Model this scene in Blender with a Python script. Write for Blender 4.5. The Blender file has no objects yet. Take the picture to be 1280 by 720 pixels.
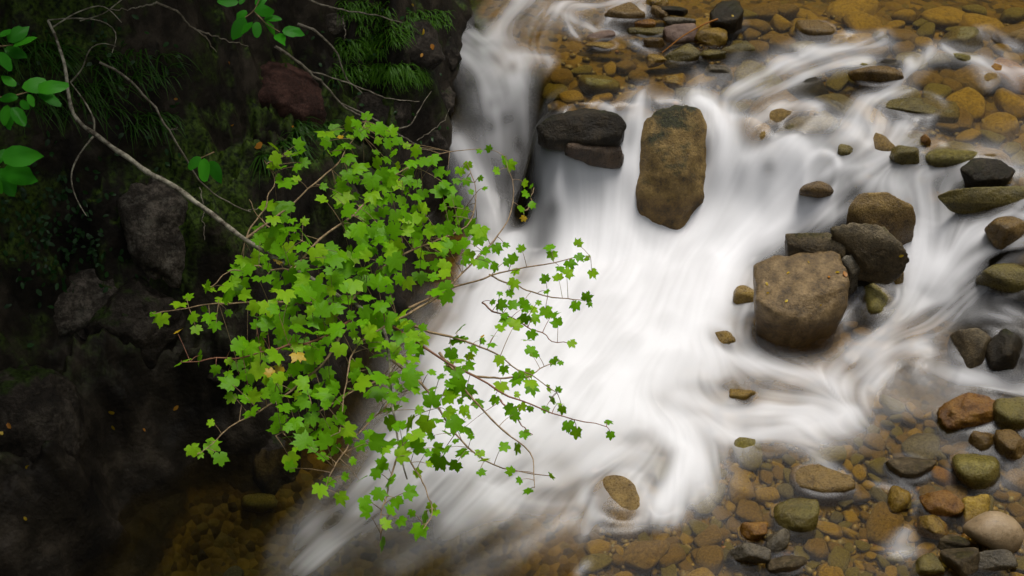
import bpy, bmesh, math, random
import numpy as np
from mathutils import Vector, Matrix, Quaternion

R = math.radians
random.seed(7)
rng = np.random.default_rng(11)
scene = bpy.context.scene
COL = scene.collection

# ------------------------------------------------------------------ camera, sky, sun, exposure
PITCH = R(36.0)
CAMZ = 5.0
FPX = 50.0 / 36.0 * 1280.0
cam_d = bpy.data.cameras.new('camera')
cam = bpy.data.objects.new('camera', cam_d)
COL.objects.link(cam)
cam.location = (0, 0, CAMZ)
cam.rotation_euler = (math.pi / 2 - PITCH, 0, 0)
cam_d.lens = 50.0
cam_d.sensor_width = 36.0
cam_d.clip_start = 0.05
cam_d.clip_end = 400.0
cam_d.dof.use_dof = True
cam_d.dof.focus_distance = 6.6
cam_d.dof.aperture_fstop = 4.5
scene.camera = cam

SUN_EL, SUN_AZ = R(74), R(35)       # azimuth measured from +Y towards +X
world = bpy.data.worlds.new('World')
scene.world = world
world.use_nodes = True
wn = world.node_tree.nodes
wl = world.node_tree.links
wn.clear()
w_out = wn.new('ShaderNodeOutputWorld')
w_bg = wn.new('ShaderNodeBackground')
w_hsv = wn.new('ShaderNodeHueSaturation')
w_sky = wn.new('ShaderNodeTexSky')
w_sky.sky_type = 'NISHITA'
w_sky.sun_disc = False
w_sky.sun_elevation = SUN_EL
w_sky.sun_rotation = SUN_AZ
w_sky.dust_density = 4.0
w_sky.air_density = 1.0
w_hsv.inputs['Saturation'].default_value = 0.25
w_bg.inputs['Strength'].default_value = 0.12
wl.new(w_sky.outputs[0], w_hsv.inputs['Color'])
wl.new(w_hsv.outputs[0], w_bg.inputs['Color'])
wl.new(w_bg.outputs[0], w_out.inputs['Surface'])

sun_d = bpy.data.lights.new('sun', 'SUN')
sun_d.energy = 1.5
sun_d.angle = R(22)
sun_d.color = (1.0, 0.95, 0.88)
sun = bpy.data.objects.new('sun', sun_d)
COL.objects.link(sun)
sdir = Vector((math.sin(SUN_AZ) * math.cos(SUN_EL), math.cos(SUN_AZ) * math.cos(SUN_EL), math.sin(SUN_EL)))
sun.rotation_euler = (-sdir).to_track_quat('-Z', 'Y').to_euler()

scene.view_settings.view_transform = 'Standard'
scene.view_settings.look = 'None'
scene.view_settings.gamma = 1.0
scene.view_settings.use_curve_mapping = False
scene.view_settings.exposure = 0.5
scene.cycles.use_denoising = True
scene.cycles.max_bounces = 8
scene.cycles.diffuse_bounces = 3
scene.cycles.glossy_bounces = 3
scene.cycles.transparent_max_bounces = 12
scene.cycles.caustics_reflective = False
scene.cycles.caustics_refractive = False

# ------------------------------------------------------------------ small maths
CP, SP = math.cos(PITCH), math.sin(PITCH)

def ray(px, py):
    a = (np.asarray(px, float) - 640) / FPX
    b = (360 - np.asarray(py, float)) / FPX
    return a, CP + b * SP, -SP + b * CP

def at_h(px, py, h):
    dx, dy, dz = ray(px, py)
    t = (np.asarray(h, float) - CAMZ) / dz
    return np.stack([dx * t, dy * t, CAMZ + dz * t], -1)

def at_d(px, py, d):
    dx, dy, dz = ray(px, py)
    d = np.asarray(d, float)
    return np.stack([dx * d, dy * d, CAMZ + dz * d], -1)

def project(p):
    p = np.asarray(p, float)
    x, y, z = p[..., 0], p[..., 1], p[..., 2] - CAMZ
    d = y * CP - z * SP
    u = y * SP + z * CP
    return 640 + x / d * FPX, 360 - u / d * FPX, d

def hash3(ix, iy, iz, seed):
    h = (ix.astype(np.int64) * 374761393 + iy.astype(np.int64) * 668265263 + iz.astype(np.int64) * 2147483647 + seed * 974711) & 0xFFFFFFFF
    h = ((h ^ (h >> 13)) * 1274126177) & 0xFFFFFFFF
    h = ((h ^ (h >> 15)) * 2246822519) & 0xFFFFFFFF
    return ((h ^ (h >> 16)) & 0xFFFF) / 65535.0

def vnoise(x, y, z, seed=0):
    x, y, z = np.broadcast_arrays(np.asarray(x, float), np.asarray(y, float), np.asarray(z, float))
    ix, iy, iz = np.floor(x), np.floor(y), np.floor(z)
    fx, fy, fz = x - ix, y - iy, z - iz
    fx = fx * fx * fx * (fx * (fx * 6 - 15) + 10); fy = fy * fy * fy * (fy * (fy * 6 - 15) + 10); fz = fz * fz * fz * (fz * (fz * 6 - 15) + 10)
    out = 0
    for a in (0, 1):
        for b in (0, 1):
            for c in (0, 1):
                w = (fx if a else 1 - fx) * (fy if b else 1 - fy) * (fz if c else 1 - fz)
                out = out + w * hash3(ix + a, iy + b, iz + c, seed)
    return out * 2 - 1

def fbm(x, y, z, oct=4, seed=0, gain=0.5, ridge=False):
    o, a, f, tot = 0, 1.0, 1.0, 0
    for k in range(oct):
        n = vnoise(x * f + 13.7 * k, y * f - 7.1 * k, z * f + 3.3 * k, seed + k)
        if ridge:
            n = 1 - 2 * np.abs(n)
        o = o + a * n
        tot += a
        a *= gain
        f *= 2.03
    return o / tot

def gblur(A, s):
    pad = int(4 * s) + 2
    B = np.pad(A, pad, mode='edge')
    ky = np.fft.fftfreq(B.shape[0]); kx = np.fft.rfftfreq(B.shape[1])
    G = np.exp(-2 * math.pi ** 2 * s * s * (ky[:, None] ** 2 + kx[None, :] ** 2))
    B = np.fft.irfft2(np.fft.rfft2(B) * G, s=B.shape)
    return B[pad:-pad, pad:-pad]

def sstep(a, b, x):
    t = np.clip((x - a) / (b - a), 0, 1)
    return t * t * (3 - 2 * t)

# ------------------------------------------------------------------ water level
# (px, py, level in metres): levels seen along the stream
CTRL = [
 # beyond the top of the picture
 (560,-60,1.0),(700,-60,1.0),(850,-60,1.0),(1000,-60,1.02),(1150,-60,1.04),(1300,-60,1.06),(1450,-60,1.08),
 # upper tier
 (700,40,.93),(730,70,.90),(760,60,.92),(800,90,.90),(850,70,.93),(900,50,.95),(900,90,.92),(960,50,.97),(1000,20,.99),(1010,52,.97),(1060,35,.99),(1060,55,.95),
 (1110,45,.98),(1150,40,1.0),(1200,20,1.02),(1230,50,.99),(1290,30,1.03),(1290,75,.98),
 (1290,110,.93),(1180,55,.98),(1180,85,.92),(1240,100,.91),(1240,150,.86),(1300,170,.84),(1300,235,.74),(1180,180,.83),(1100,165,.80),(1120,115,.88),(1150,120,.9),
 (1000,95,.90),(1000,75,.92),(940,115,.87),(880,123,.86),(850,126,.87),(800,125,.87),(730,115,.89),(690,120,.87),(770,140,.86),(1060,90,.9),(1050,120,.87),
 # lip of the main fall
 (665,150,.80),(690,150,.84),(712,152,.84),(735,160,.82),(765,158,.82),(790,148,.83),(805,135,.86),
 (670,180,.70),(690,172,.76),(705,172,.76),(735,198,.60),(770,185,.66),(795,180,.68),
 (735,212,.56),(790,218,.53),(760,214,.55),(680,215,.55),(700,215,.58),(685,250,.35),(705,250,.38),(740,250,.38),(780,255,.36),
 (690,292,.19),(720,302,.20),(760,295,.22),(800,288,.22),(850,285,.22),(640,300,.16),(600,310,.14),(560,320,.1),
 # right of the boulder
 (890,140,.84),(905,165,.78),(910,195,.66),(900,220,.55),(890,250,.4),(875,280,.26),(925,165,.78),(930,200,.66),(920,250,.42),(900,290,.26),
 (1000,128,.87),(960,135,.85),(1030,140,.85),(940,165,.78),(980,160,.79),(1020,165,.79),
 (985,178,.76),(1005,188,.73),(960,195,.69),(1010,210,.62),(975,225,.55),(940,235,.50),(990,250,.44),(950,270,.34),(920,300,.24),(970,300,.25),
 (1060,150,.83),(1080,175,.78),(1050,195,.70),(1030,215,.62),(1080,205,.70),(1060,215,.66),(1040,240,.52),(1015,262,.40),(990,290,.28),
 # right channel
 (1110,215,.70),(1150,225,.69),(1180,215,.72),(1220,262,.60),(1145,245,.62),(1165,262,.56),(1155,290,.45),(1190,275,.55),(1220,290,.54),(1290,265,.66),(1290,320,.56),(1250,315,.52),
 (1150,330,.36),(1190,330,.38),(1220,345,.38),(1150,365,.27),(1190,375,.28),(1290,380,.42),(1250,400,.34),(1120,400,.2),(1160,405,.22),(1085,390,.20),(1075,370,.22),
 (1140,425,.2),(1110,432,.16),(1180,440,.2),(1080,455,.10),(1050,450,.09),(1130,470,.11),(1020,475,.07),(1190,470,.16),(1240,470,.2),(1290,480,.2),(1240,495,.15),
 (1090,500,.05),(1150,520,.06),(1280,530,.13),(1200,545,.06),
 # plunge basin
 (640,350,.12),(700,350,.13),(760,350,.15),(820,340,.17),(880,340,.18),(920,360,.15),(930,420,.10),(860,400,.11),(780,420,.09),(700,440,.07),(640,440,.06),
 (900,470,.08),(820,490,.07),(740,500,.06),(660,520,.04),(600,500,.03),(560,420,.05),(520,500,.01),
 (940,500,.06),(1000,500,.06),(1060,510,.05),(980,540,.04),(900,545,.045),(840,555,.085),(870,590,.05),(800,560,.06),(820,600,.03),
 (600,605,.035),(640,625,.02),(700,632,.02),(735,625,.02),(680,600,-.005),(640,600,.0),(560,650,-.02),(720,660,-.02),
 (480,600,-.03),(430,660,-.05),(350,620,-.06),(250,600,-.06),(200,680,-.08),(330,700,-.08),(550,710,-.05),(650,700,-.04),(750,700,-.03),(850,640,-.01),
 (950,620,.0),(1050,600,.01),(1050,650,.0),(1150,620,.01),(1150,680,.0),(1270,620,.03),(1270,700,.01),(950,700,-.02),(1050,720,-.01),
 (0,760,-.1),(300,800,-.1),(640,820,-.07),(1000,820,-.03),(1300,800,0.0),
 # left chute down to the pool behind the leaves
 (640,8,.99),(620,35,.93),(590,38,.92),(605,60,.87),(630,66,.86),(660,72,.87),(690,74,.88),(640,90,.80),(580,65,.85),(610,90,.79),(630,104,.75),(645,99,.77),(655,112,.74),
 (600,110,.70),(620,130,.64),(645,140,.62),(665,130,.72),(620,170,.48),(645,180,.47),(665,200,.45),(630,220,.31),(655,240,.27),(640,262,.2),(665,270,.2),
 (562,170,.50),(578,188,.42),(595,222,.30),(610,255,.21),(540,260,.15),(575,280,.12),
]
ctrl = np.array(CTRL, float)
CW = at_h(ctrl[:, 0], ctrl[:, 1], ctrl[:, 2])

def rbf_fit(P, v, lam):
    n = len(P)
    K = np.linalg.norm(P[:, None] - P[None], axis=-1)
    A = np.zeros((n + 3, n + 3))
    A[:n, :n] = -K + lam * np.eye(n)
    A[:n, n] = 1; A[:n, n + 1:] = P
    A[n, :n] = 1; A[n + 1:, :n] = P.T
    return np.linalg.solve(A, np.concatenate([v, np.zeros(3)]))

def rbf_eval(P, c, X, Y):
    n = len(P)
    x = X.ravel(); y = Y.ravel()
    out = c[n] + c[n + 1] * x + c[n + 2] * y
    for k in range(n):
        out -= c[k] * np.sqrt((x - P[k, 0]) ** 2 + (y - P[k, 1]) ** 2)
    return out.reshape(X.shape)

X0, X1, Y0, Y1, DS = -3.1, 3.9, 3.6, 10.4, 0.01
gx = np.arange(X0, X1 + DS / 2, DS)
gy = np.arange(Y0, Y1 + DS / 2, DS)
NX, NY = len(gx), len(gy)
GX, GY = np.meshgrid(gx, gy)
# evaluate on a half-resolution grid, then upsample
cxs, cys = gx[::2], gy[::2]
coef = rbf_fit(CW[:, :2], CW[:, 2], 0.004)
Hc = rbf_eval(CW[:, :2], coef, *np.meshgrid(np.clip(cxs, -2.8, 3.7), np.clip(cys, 4.0, 10.0)))

def bilin(A, x, y, x0=X0, y0=Y0, ds=DS):
    fx = np.clip((x - x0) / ds, 0, A.shape[1] - 1.001); fy = np.clip((y - y0) / ds, 0, A.shape[0] - 1.001)
    ix = fx.astype(int); iy = fy.astype(int)
    fx = fx - ix; fy = fy - iy
    return (A[iy, ix] * (1 - fx) * (1 - fy) + A[iy, ix + 1] * fx * (1 - fy) + A[iy + 1, ix] * (1 - fx) * fy + A[iy + 1, ix + 1] * fx * fy)

H = gblur(bilin(Hc, GX, GY, X0, Y0, 2 * DS), 2.2)

def hit(px, py, A=None, ds=DS):
    """First crossing of the pixel's sight line with a height grid."""
    if A is None:
        A = H
    px = np.atleast_1d(np.asarray(px, float)); py = np.atleast_1d(np.asarray(py, float))
    dx, dy, dz = ray(px, py)
    t = np.full(px.shape, 4.0)
    done = np.zeros(px.shape, bool)
    for k in range(560):
        z = CAMZ + dz * t
        below = z <= bilin(A, dx * t, dy * t, X0, Y0, ds)
        done |= below
        t = np.where(done, t, t + 0.016)
        if done.all():
            break
    t0 = t - 0.016
    for k in range(8):
        tm = 0.5 * (t0 + t)
        b = (CAMZ + dz * tm) <= bilin(A, dx * tm, dy * tm, X0, Y0, ds)
        t = np.where(b, tm, t); t0 = np.where(b, t0, tm)
    return np.stack([dx * t, dy * t, CAMZ + dz * t], -1), t

# ------------------------------------------------------------------ bank line and terrain
BANK = [(20,800),(95,720),(150,672),(185,618),(250,580),(330,560),(400,520),(470,430),(520,340),(548,250),(556,172),(562,110),(566,60),(575,10),(590,-60)]
bp = np.array(BANK, float)
bw, _ = hit(bp[:, 0], bp[:, 1])
bl = np.vstack([bw[0] + (bw[0] - bw[1]) / np.linalg.norm(bw[0] - bw[1]) * 6, bw, bw[-1] + (bw[-1] - bw[-2]) / np.linalg.norm(bw[-1] - bw[-2]) * 12])
bl[-1, 0] = bl[-2, 0] - 1.0
bl[0, 2] = bl[1, 2]; bl[-1, 2] = bl[-2, 2] + 0.2

def bank_dist(X, Y):
    best = np.full(X.shape, 1e9); sgn = np.ones(X.shape); he = np.zeros(X.shape)
    for a, b in zip(bl[:-1], bl[1:]):
        d = b - a
        L2 = d[0] ** 2 + d[1] ** 2
        t = np.clip(((X - a[0]) * d[0] + (Y - a[1]) * d[1]) / L2, 0, 1)
        qx, qy = a[0] + t * d[0], a[1] + t * d[1]
        dd = np.hypot(X - qx, Y - qy)
        m = dd < best
        cr = d[0] * (Y - a[1]) - d[1] * (X - a[0])
        best = np.where(m, dd, best); sgn = np.where(m, np.sign(cr), sgn); he = np.where(m, a[2] + t * d[2], he)
    return best * sgn, he

def terrain(X, Y, Hw):
    s, he = bank_dist(X, Y)
    s = s + 0.10 * fbm(X * 1.6, Y * 1.6, 0, 3, 5) + 0.09 * fbm(X * 4.5, Y * 4.5, 0, 3, 15)
    sp = np.maximum(s, 0)
    prof = 1.55 * sp + 0.10 * np.sin(sp * 7.0 + 2.5 * fbm(X * .8, Y * .8, 0, 2, 9)) * np.clip(sp * 3, 0, 1)
    prof = np.where(sp > 2.6, 1.55 * 2.6 + (sp - 2.6) * 0.9, prof)
    rough = (0.26 * fbm(X * 2.1, Y * 2.1, prof * 1.6, 5, 21, .58, True) + 0.12 * fbm(X * 6, Y * 6, prof * 5, 4, 31, .6, True)) * np.clip(sp * 4, 0, 1)
    # blocky joints
    q = np.floor(fbm(X * 1.4, Y * 1.4, prof * .7, 2, 77) * 7) / 7
    bank = he + prof + rough + 0.28 * q * np.clip(sp * 3, 0, 1)
    depth = 0.085 + 0.30 * sstep(0.5, -0.6, X) * sstep(6.6, 5.7, Y)
    gy_, gx_ = np.gradient(Hw, axis=0), np.gradient(Hw, axis=1)
    dxs = np.gradient(X[0])[None, :]; dys = np.gradient(Y[:, 0])[:, None]
    extra = 0.06 * np.clip(np.hypot(gx_ / dxs, gy_ / dys), 0, 2.5)
    depth = depth + 0.02 * fbm(X * 3, Y * 3, 0, 3, 3)
    bed = Hw - np.minimum(depth, 0.06 + np.maximum(-s, 0) * 0.9) - extra
    Z = np.where(s > 0, bank, bed)
    Z = Z + np.maximum(X - 4.6, 0) * 1.1 + np.maximum(Y - 11.0, 0) * 1.15 + np.maximum(2.6 - Y, 0) * 1.35 * sstep(6, 3, np.abs(X)) + np.maximum(2.6 - Y, 0) * 0.5  # unseen slopes outside the frame; right and back ones raised to block sky
    return np.minimum(Z, np.where(Y < 0.8, 3.2 + np.maximum(np.abs(X) - 2, 0), 40)), s

TD = 0.02
tgx = np.arange(X0, X1 + TD / 2, TD); tgy = np.arange(Y0, Y1 + TD / 2, TD)
TX, TY = np.meshgrid(tgx, tgy)
TZ, TS = terrain(TX, TY, H[::2, ::2][:TX.shape[0], :TX.shape[1]])

def ground_z(x, y):
    return bilin(TZ, np.asarray(x, float), np.asarray(y, float), X0, Y0, TD)

def hit_ground(px, py):
    return hit(px, py, TZ, TD)

# ------------------------------------------------------------------ flow and foam
# (pixels along the flow, half width px, amount of white water)
ST = [
 # left chute
 ([(668,-25),(645,5),(626,25),(618,42),(613,62)],15,.8),([(582,36),(598,42),(615,52)],9,.6),([(596,66),(615,60),(632,68),(646,82),(650,98)],11,.6),
 ([(570,56),(590,75),(610,90),(630,102)],12,.65),([(598,92),(612,118),(616,150)],10,.5),([(630,106),(643,98),(651,112),(655,145),(657,195)],11,.6),
 ([(622,110),(622,150),(626,205)],9,.5),([(640,115),(641,170),(645,240)],13,.36),([(600,120),(606,170),(615,230)],12,.18),([(650,71),(668,73),(692,73)],4,.5),([(648,72),(649,92)],4,.45),([(692,73),(684,88)],4,.35),
 ([(688,6),(702,20),(726,28)],5,.55),([(726,28),(738,36),(756,38),(778,43)],6,.65),([(820,-8),(780,2),(740,6),(700,8),(670,20)],8,.6),([(775,13),(757,28),(744,34)],5,.5),([(800,4),(806,22)],6,.45),
 ([(790,52),(806,62),(820,65)],5,.45),([(712,30),(705,40),(711,48),(724,49)],3,.45),([(665,30),(660,50),(655,70)],14,.2),([(690,22),(672,40),(668,66)],10,.18),
 # thin stream left of the big fall
 ([(560,167),(576,184),(586,200),(601,227),(613,257),(623,288),(628,308)],11,.8),([(585,225),(600,255),(610,290)],9,.45),
 # main fall, left lobe and right lobe
 ([(704,166),(692,188),(700,226),(718,268),(735,300)],15,.85),([(674,180),(680,212),(694,250),(702,288)],8,.55),([(715,178),(722,215),(740,255)],10,.6),([(690,240),(700,270),(705,300)],12,.3),
 ([(791,140),(785,165),(768,190),(757,212)],8,.75),([(803,106),(798,148),(796,182),(790,216)],7,.7),([(780,185),(786,205),(788,225)],8,.5),
 ([(735,210),(745,235),(740,270),(715,320)],14,.95),([(765,213),(765,250),(755,300)],18,.97),([(792,216),(797,250),(800,295)],14,.95),
 # basin
 ([(742,222),(742,285)],36,.95),([(698,222),(712,290)],13,.9),([(965,228),(912,282)],26,.96),([(1000,240),(960,285)],16,.92),([(600,300),(590,340)],12,.9),
 ([(740,300),(700,360),(640,440),(570,540)],60,.99),([(800,290),(770,370),(720,440),(640,520)],62,1.0),([(860,285),(850,350),(800,430),(730,500)],60,1.0),([(910,300),(890,370),(840,440),(770,500)],42,.97),
 ([(640,300),(620,350),(600,420)],24,.92),([(610,360),(575,420),(545,490)],30,.8),([(590,440),(540,520),(480,590)],28,.58),
 # right of the boulder
 ([(872,124),(892,134),(900,160),(906,190),(900,216),(882,250),(855,280)],14,.95),([(914,138),(918,170),(926,200),(915,240)],9,.65),([(820,129),(860,127),(886,126)],4,.5),([(880,210),(870,250),(850,285)],8,.85),
 ([(1036,140),(1005,128),(968,133),(945,150),(930,172)],7,.55),([(975,132),(950,160),(936,198)],10,.3),([(1005,130),(980,148),(968,168)],8,.25),([(1030,140),(1010,152),(990,170)],8,.25),
 ([(995,178),(968,190),(938,207),(910,228),(880,266)],17,.93),([(1004,184),(1012,202),(992,236),(950,264)],15,.9),([(985,200),(950,230),(915,262),(880,300)],22,.97),([(985,244),(940,275),(890,310)],24,.97),
 ([(1082,206),(1044,208),(1018,228),(1000,246)],5,.6),([(1066,224),(1042,240),(1022,256),(965,282)],7,.65),([(1052,264),(1005,266),(945,292)],12,.85),([(1000,250),(1015,260),(980,285)],9,.55),
 ([(1073,128),(1076,148),(1068,166),(1046,186),(1022,204)],12,.65),([(1142,166),(1118,186),(1098,200),(1076,214)],14,.65),([(1088,150),(1092,176),(1062,202),(1030,224)],11,.5),([(1108,150),(1118,168),(1100,190)],9,.5),
 # upper right riffles
 ([(1112,56),(1072,57),(1040,61),(1012,62),(970,80),(930,105),(890,125)],9,.75),([(1102,75),(1060,80),(1020,90),(970,110),(920,125)],8,.45),([(1045,66),(1000,78),(955,100)],10,.4),([(1126,74),(1146,80),(1132,97),(1114,116),(1084,127),(1060,138)],7,.5),
 ([(1057,42),(1058,56)],5,.5),([(1101,36),(1106,52)],4,.5),([(1000,36),(1008,50)],3,.2),([(1168,57),(1190,62),(1206,69),(1226,77),(1244,86),(1300,92)],6,.65),([(1168,58),(1160,76),(1136,88)],6,.4),
 ([(1220,33),(1246,48),(1280,62)],6,.5),([(1226,78),(1224,60)],3,.35),([(1230,88),(1236,112)],8,.3),([(1260,92),(1270,115)],8,.25),([(1250,55),(1262,75)],9,.22),([(1142,112),(1112,118),(1086,130)],5,.4),
 ([(1132,150),(1134,162)],4,.35),([(1148,148),(1146,160)],3,.35),([(1163,146),(1160,158)],3,.35),([(930,60),(905,92),(880,118)],10,.12),([(1180,-20),(1120,5),(1060,20),(990,30)],10,.06),
 ([(870,85),(880,105),(884,124)],9,.2),
 # right channel
 ([(1094,214),(1070,222),(1110,229),(1145,244),(1165,266),(1166,290)],10,.6),([(1184,214),(1158,219),(1130,219)],7,.4),([(1130,222),(1160,240),(1176,262),(1178,290)],10,.4),
 ([(1160,268),(1152,300),(1156,332),(1150,364)],17,.8),([(1146,292),(1138,330),(1136,372)],9,.6),([(1175,280),(1178,315),(1168,350)],12,.6),([(1244,288),(1212,300),(1182,320),(1166,346)],10,.6),([(1298,308),(1252,309),(1216,324),(1186,352)],9,.6),([(1272,262),(1246,280),(1216,296)],8,.4),([(1290,240),(1272,262)],6,.4),([(1240,330),(1206,345),(1180,365)],10,.4),
 ([(1205,364),(1162,374),(1126,398),(1100,420),(1080,440),(1048,457)],14,.7),([(1250,385),(1285,400)],6,.3),([(1208,396),(1232,390),(1272,402)],6,.3),([(1190,385),(1170,410),(1140,420)],12,.3),([(1230,355),(1215,375),(1190,395)],9,.25),
 ([(1182,440),(1142,428),(1110,435),(1086,460),(1060,482)],11,.65),([(1172,452),(1130,452),(1095,476)],12,.35),([(1192,468),(1230,475),(1262,485),(1310,490)],10,.8),([(1156,452),(1194,470)],8,.4),([(1150,470),(1180,490),(1220,498)],8,.25),([(1100,478),(1075,500)],10,.25),
 ([(1060,455),(1045,478)],9,.35),
 # tail below the block
 ([(870,430),(930,452),(980,464),(1030,480),(1078,506)],14,.8),([(1080,506),(1058,526),(1000,540),(940,540),(880,546)],14,.85),([(830,490),(900,512),(960,512),(1045,512)],18,.85),([(860,400),(880,440),(900,480)],24,.85),([(820,520),(880,530),(940,530)],20,.85),([(906,400),(915,430),(950,450)],9,.55),
 # lower fan
 ([(780,500),(830,530),(862,562),(850,600),(826,632)],22,.95),([(850,520),(876,556),(880,590),(868,618)],15,.85),([(810,560),(800,590),(770,620)],24,.55),([(760,500),(720,550),(660,600)],24,.62),([(780,540),(740,572),(690,612)],16,.6),([(820,550),(760,570),(720,600)],16,.7),
 ([(700,480),(640,540),(565,600)],32,.74),([(590,600),(612,608),(628,622),(660,629),(702,630),(742,621)],7,.55),([(744,618),(738,645),(730,674)],6,.5),([(612,602),(580,630),(560,664)],17,.42),([(560,560),(490,620),(420,670),(350,730)],26,.44),([(480,580),(430,625),(370,680)],12,.22),
 ([(640,630),(560,670),(470,720)],22,.20),([(730,640),(650,685),(560,730)],16,.16),([(700,590),(640,615),(600,640)],10,.3),([(430,590),(390,640),(340,700)],10,.14),
 ([(1008,560),(1040,590),(1066,610)],5,.4),([(1090,604),(1132,612)],4,.3),([(1134,660),(1128,680),(1106,694)],11,.3),([(1150,690),(1120,690)],6,.25),([(795,625),(800,640)],5,.4),([(735,700),(720,720)],6,.3),([(1120,600),(1150,615),(1140,650)],6,.15),
 # gentle currents without white water
 ([(1280,200),(1200,190),(1150,175)],30,.05),([(1280,20),(1150,20),(1000,20),(860,20)],30,.0),([(900,40),(850,80),(760,120),(720,140)],25,.04),([(1000,560),(1100,560),(1250,560)],20,.05),
 ([(860,620),(960,640),(1080,640)],25,.0),([(1100,700),(980,690),(860,700),(760,720)],25,.0),([(330,600),(240,640),(150,720)],30,.0),([(1270,600),(1180,640),(1100,660)],25,.0),([(1100,500),(1160,510),(1230,520)],16,.12),
]
HOLES = [((640,165),50,.42),((622,60),26,.2),((600,250),22,.3),((634,150),8,.45),((650,182),8,.45),((613,160),8,.4),((640,220),14,.5),((662,120),14,.4),((672,35),12,.4),((655,45),8,.35),((600,150),10,.4),((950,168),18,.6),((1008,160),17,.6),((1024,238),10,.4),((1062,186),9,.35),((1052,120),12,.5),((1100,165),8,.3),((650,280),12,.5),((1085,410),16,.6),((932,497),13,.75),((905,424),13,.75),((905,482),8,.4),((772,640),22,.35),((1025,237),10,.4),((738,186),15,.7),((1046,190),13,.4),((962,214),8,.3),((1068,240),9,.35),((700,575),16,.3),((600,660),26,.25),((540,690),24,.3),((722,606),18,.45),((1000,225),3,.0),((652,232),17,.85),((655,270),15,.8),((662,200),10,.6),((690,262),10,.35),((668,240),9,.5),((618,130),8,.3),((648,60),10,.3),((640,88),8,.35),((590,105),8,.4),((648,265),9,.6),((1060,395),14,.6),((990,555),5,.0),((700,520),16,.25),((655,560),18,.3)]

t_pts, t_tan, t_w = [], [], []
F = np.zeros(H.shape)
wipe = np.zeros(H.shape)
VX = np.zeros(H.shape); VY = np.full(H.shape, 0.0); VW = np.zeros(H.shape)
gyv, gxv = np.gradient(gblur(H, 12), DS)
VX += -gxv * 0.12; VY += -gyv * 0.12; VW += 0.0

def window(x0, x1, y0, y1):
    i0 = max(int((x0 - X0) / DS), 0); i1 = min(int((x1 - X0) / DS) + 2, NX)
    j0 = max(int((y0 - Y0) / DS), 0); j1 = min(int((y1 - Y0) / DS) + 2, NY)
    return slice(j0, max(j1, j0)), slice(i0, max(i1, i0))

inv = np.ones(H.shape)
for pts, hw, amt in ST:
    p = np.array(pts, float)
    # densify with a smooth curve
    d = np.concatenate([[0], np.cumsum(np.hypot(*np.diff(p, axis=0).T))])
    n = max(int(d[-1] / 9), 3)
    q = np.linspace(0, d[-1], n)
    p = np.stack([np.interp(q, d, p[:, 0]), np.interp(q, d, p[:, 1])], -1)
    for _ in range(2):
        p[1:-1] = 0.25 * p[:-2] + 0.5 * p[1:-1] + 0.25 * p[2:]
    w3, tt = hit(p[:, 0], p[:, 1])
    rad = hw * np.median(tt) / FPX * 1.0
    mr = max(4.5 * rad, 0.28)
    for k in range(len(w3) - 1):
        a, b = w3[k], w3[k + 1]
        if np.linalg.norm(b - a) > 0.6:
            continue
    ws = window(w3[:, 0].min() - mr, w3[:, 0].max() + mr, w3[:, 1].min() - mr, w3[:, 1].max() + mr)
    xx, yy, zz = GX[ws], GY[ws], H[ws]
    if xx.size == 0:
        continue
    best = np.full(xx.shape, 1e9); bx = np.zeros(xx.shape); by = np.zeros(xx.shape); bt = np.zeros(xx.shape)
    for k in range(len(w3) - 1):
        a, b = w3[k], w3[k + 1]
        e = b - a
        L2 = max(e @ e, 1e-8)
        if L2 > 0.5:
            continue
        t = np.clip(((xx - a[0]) * e[0] + (yy - a[1]) * e[1] + (zz - a[2]) * e[2]) / L2, 0, 1)
        dd = (xx - a[0] - t * e[0]) ** 2 + (yy - a[1] - t * e[1]) ** 2 + (zz - a[2] - t * e[2]) ** 2
        m = dd < best
        best = np.where(m, dd, best)
        l = math.hypot(e[0], e[1]) + 1e-6
        bx = np.where(m, e[0] / l, bx); by = np.where(m, e[1] / l, by)
        bt = np.where(m, (k + t) / (len(w3) - 1), bt)
    dist = np.sqrt(best)
    if amt >= .9: g = np.exp(-(dist / (rad * 1.1)) ** 2)
    else: g = .80 * (.62 * np.exp(-(dist / (rad * .9)) ** 2) + .38 * np.exp(-(dist / (rad * 2.3 + .02)) ** 2))
    endf = np.clip(np.minimum(bt / 0.08, (1 - bt) / 0.14), 0.35, 1) if amt < .9 else 1
    inv[ws] *= 1 - np.clip(amt * g * endf, 0, 1)
    vw = np.exp(-(dist / (rad * 1.3 + 0.05)) ** 2) + 0.02 * np.exp(-(dist / 0.25) ** 2)
    VX[ws] += vw * bx; VY[ws] += vw * by
F = 1 - inv
VX = gblur(VX, 4.5); VY = gblur(VY, 4.5)
vl = np.hypot(VX, VY) + 1e-5
VX /= vl; VY /= vl
COH = sstep(.55, .9, np.hypot(gblur(VX, 6), gblur(VY, 6)))      # where the current has one clear direction

def unit(A):
    A = A - A.mean()
    return A / A.std()

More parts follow.
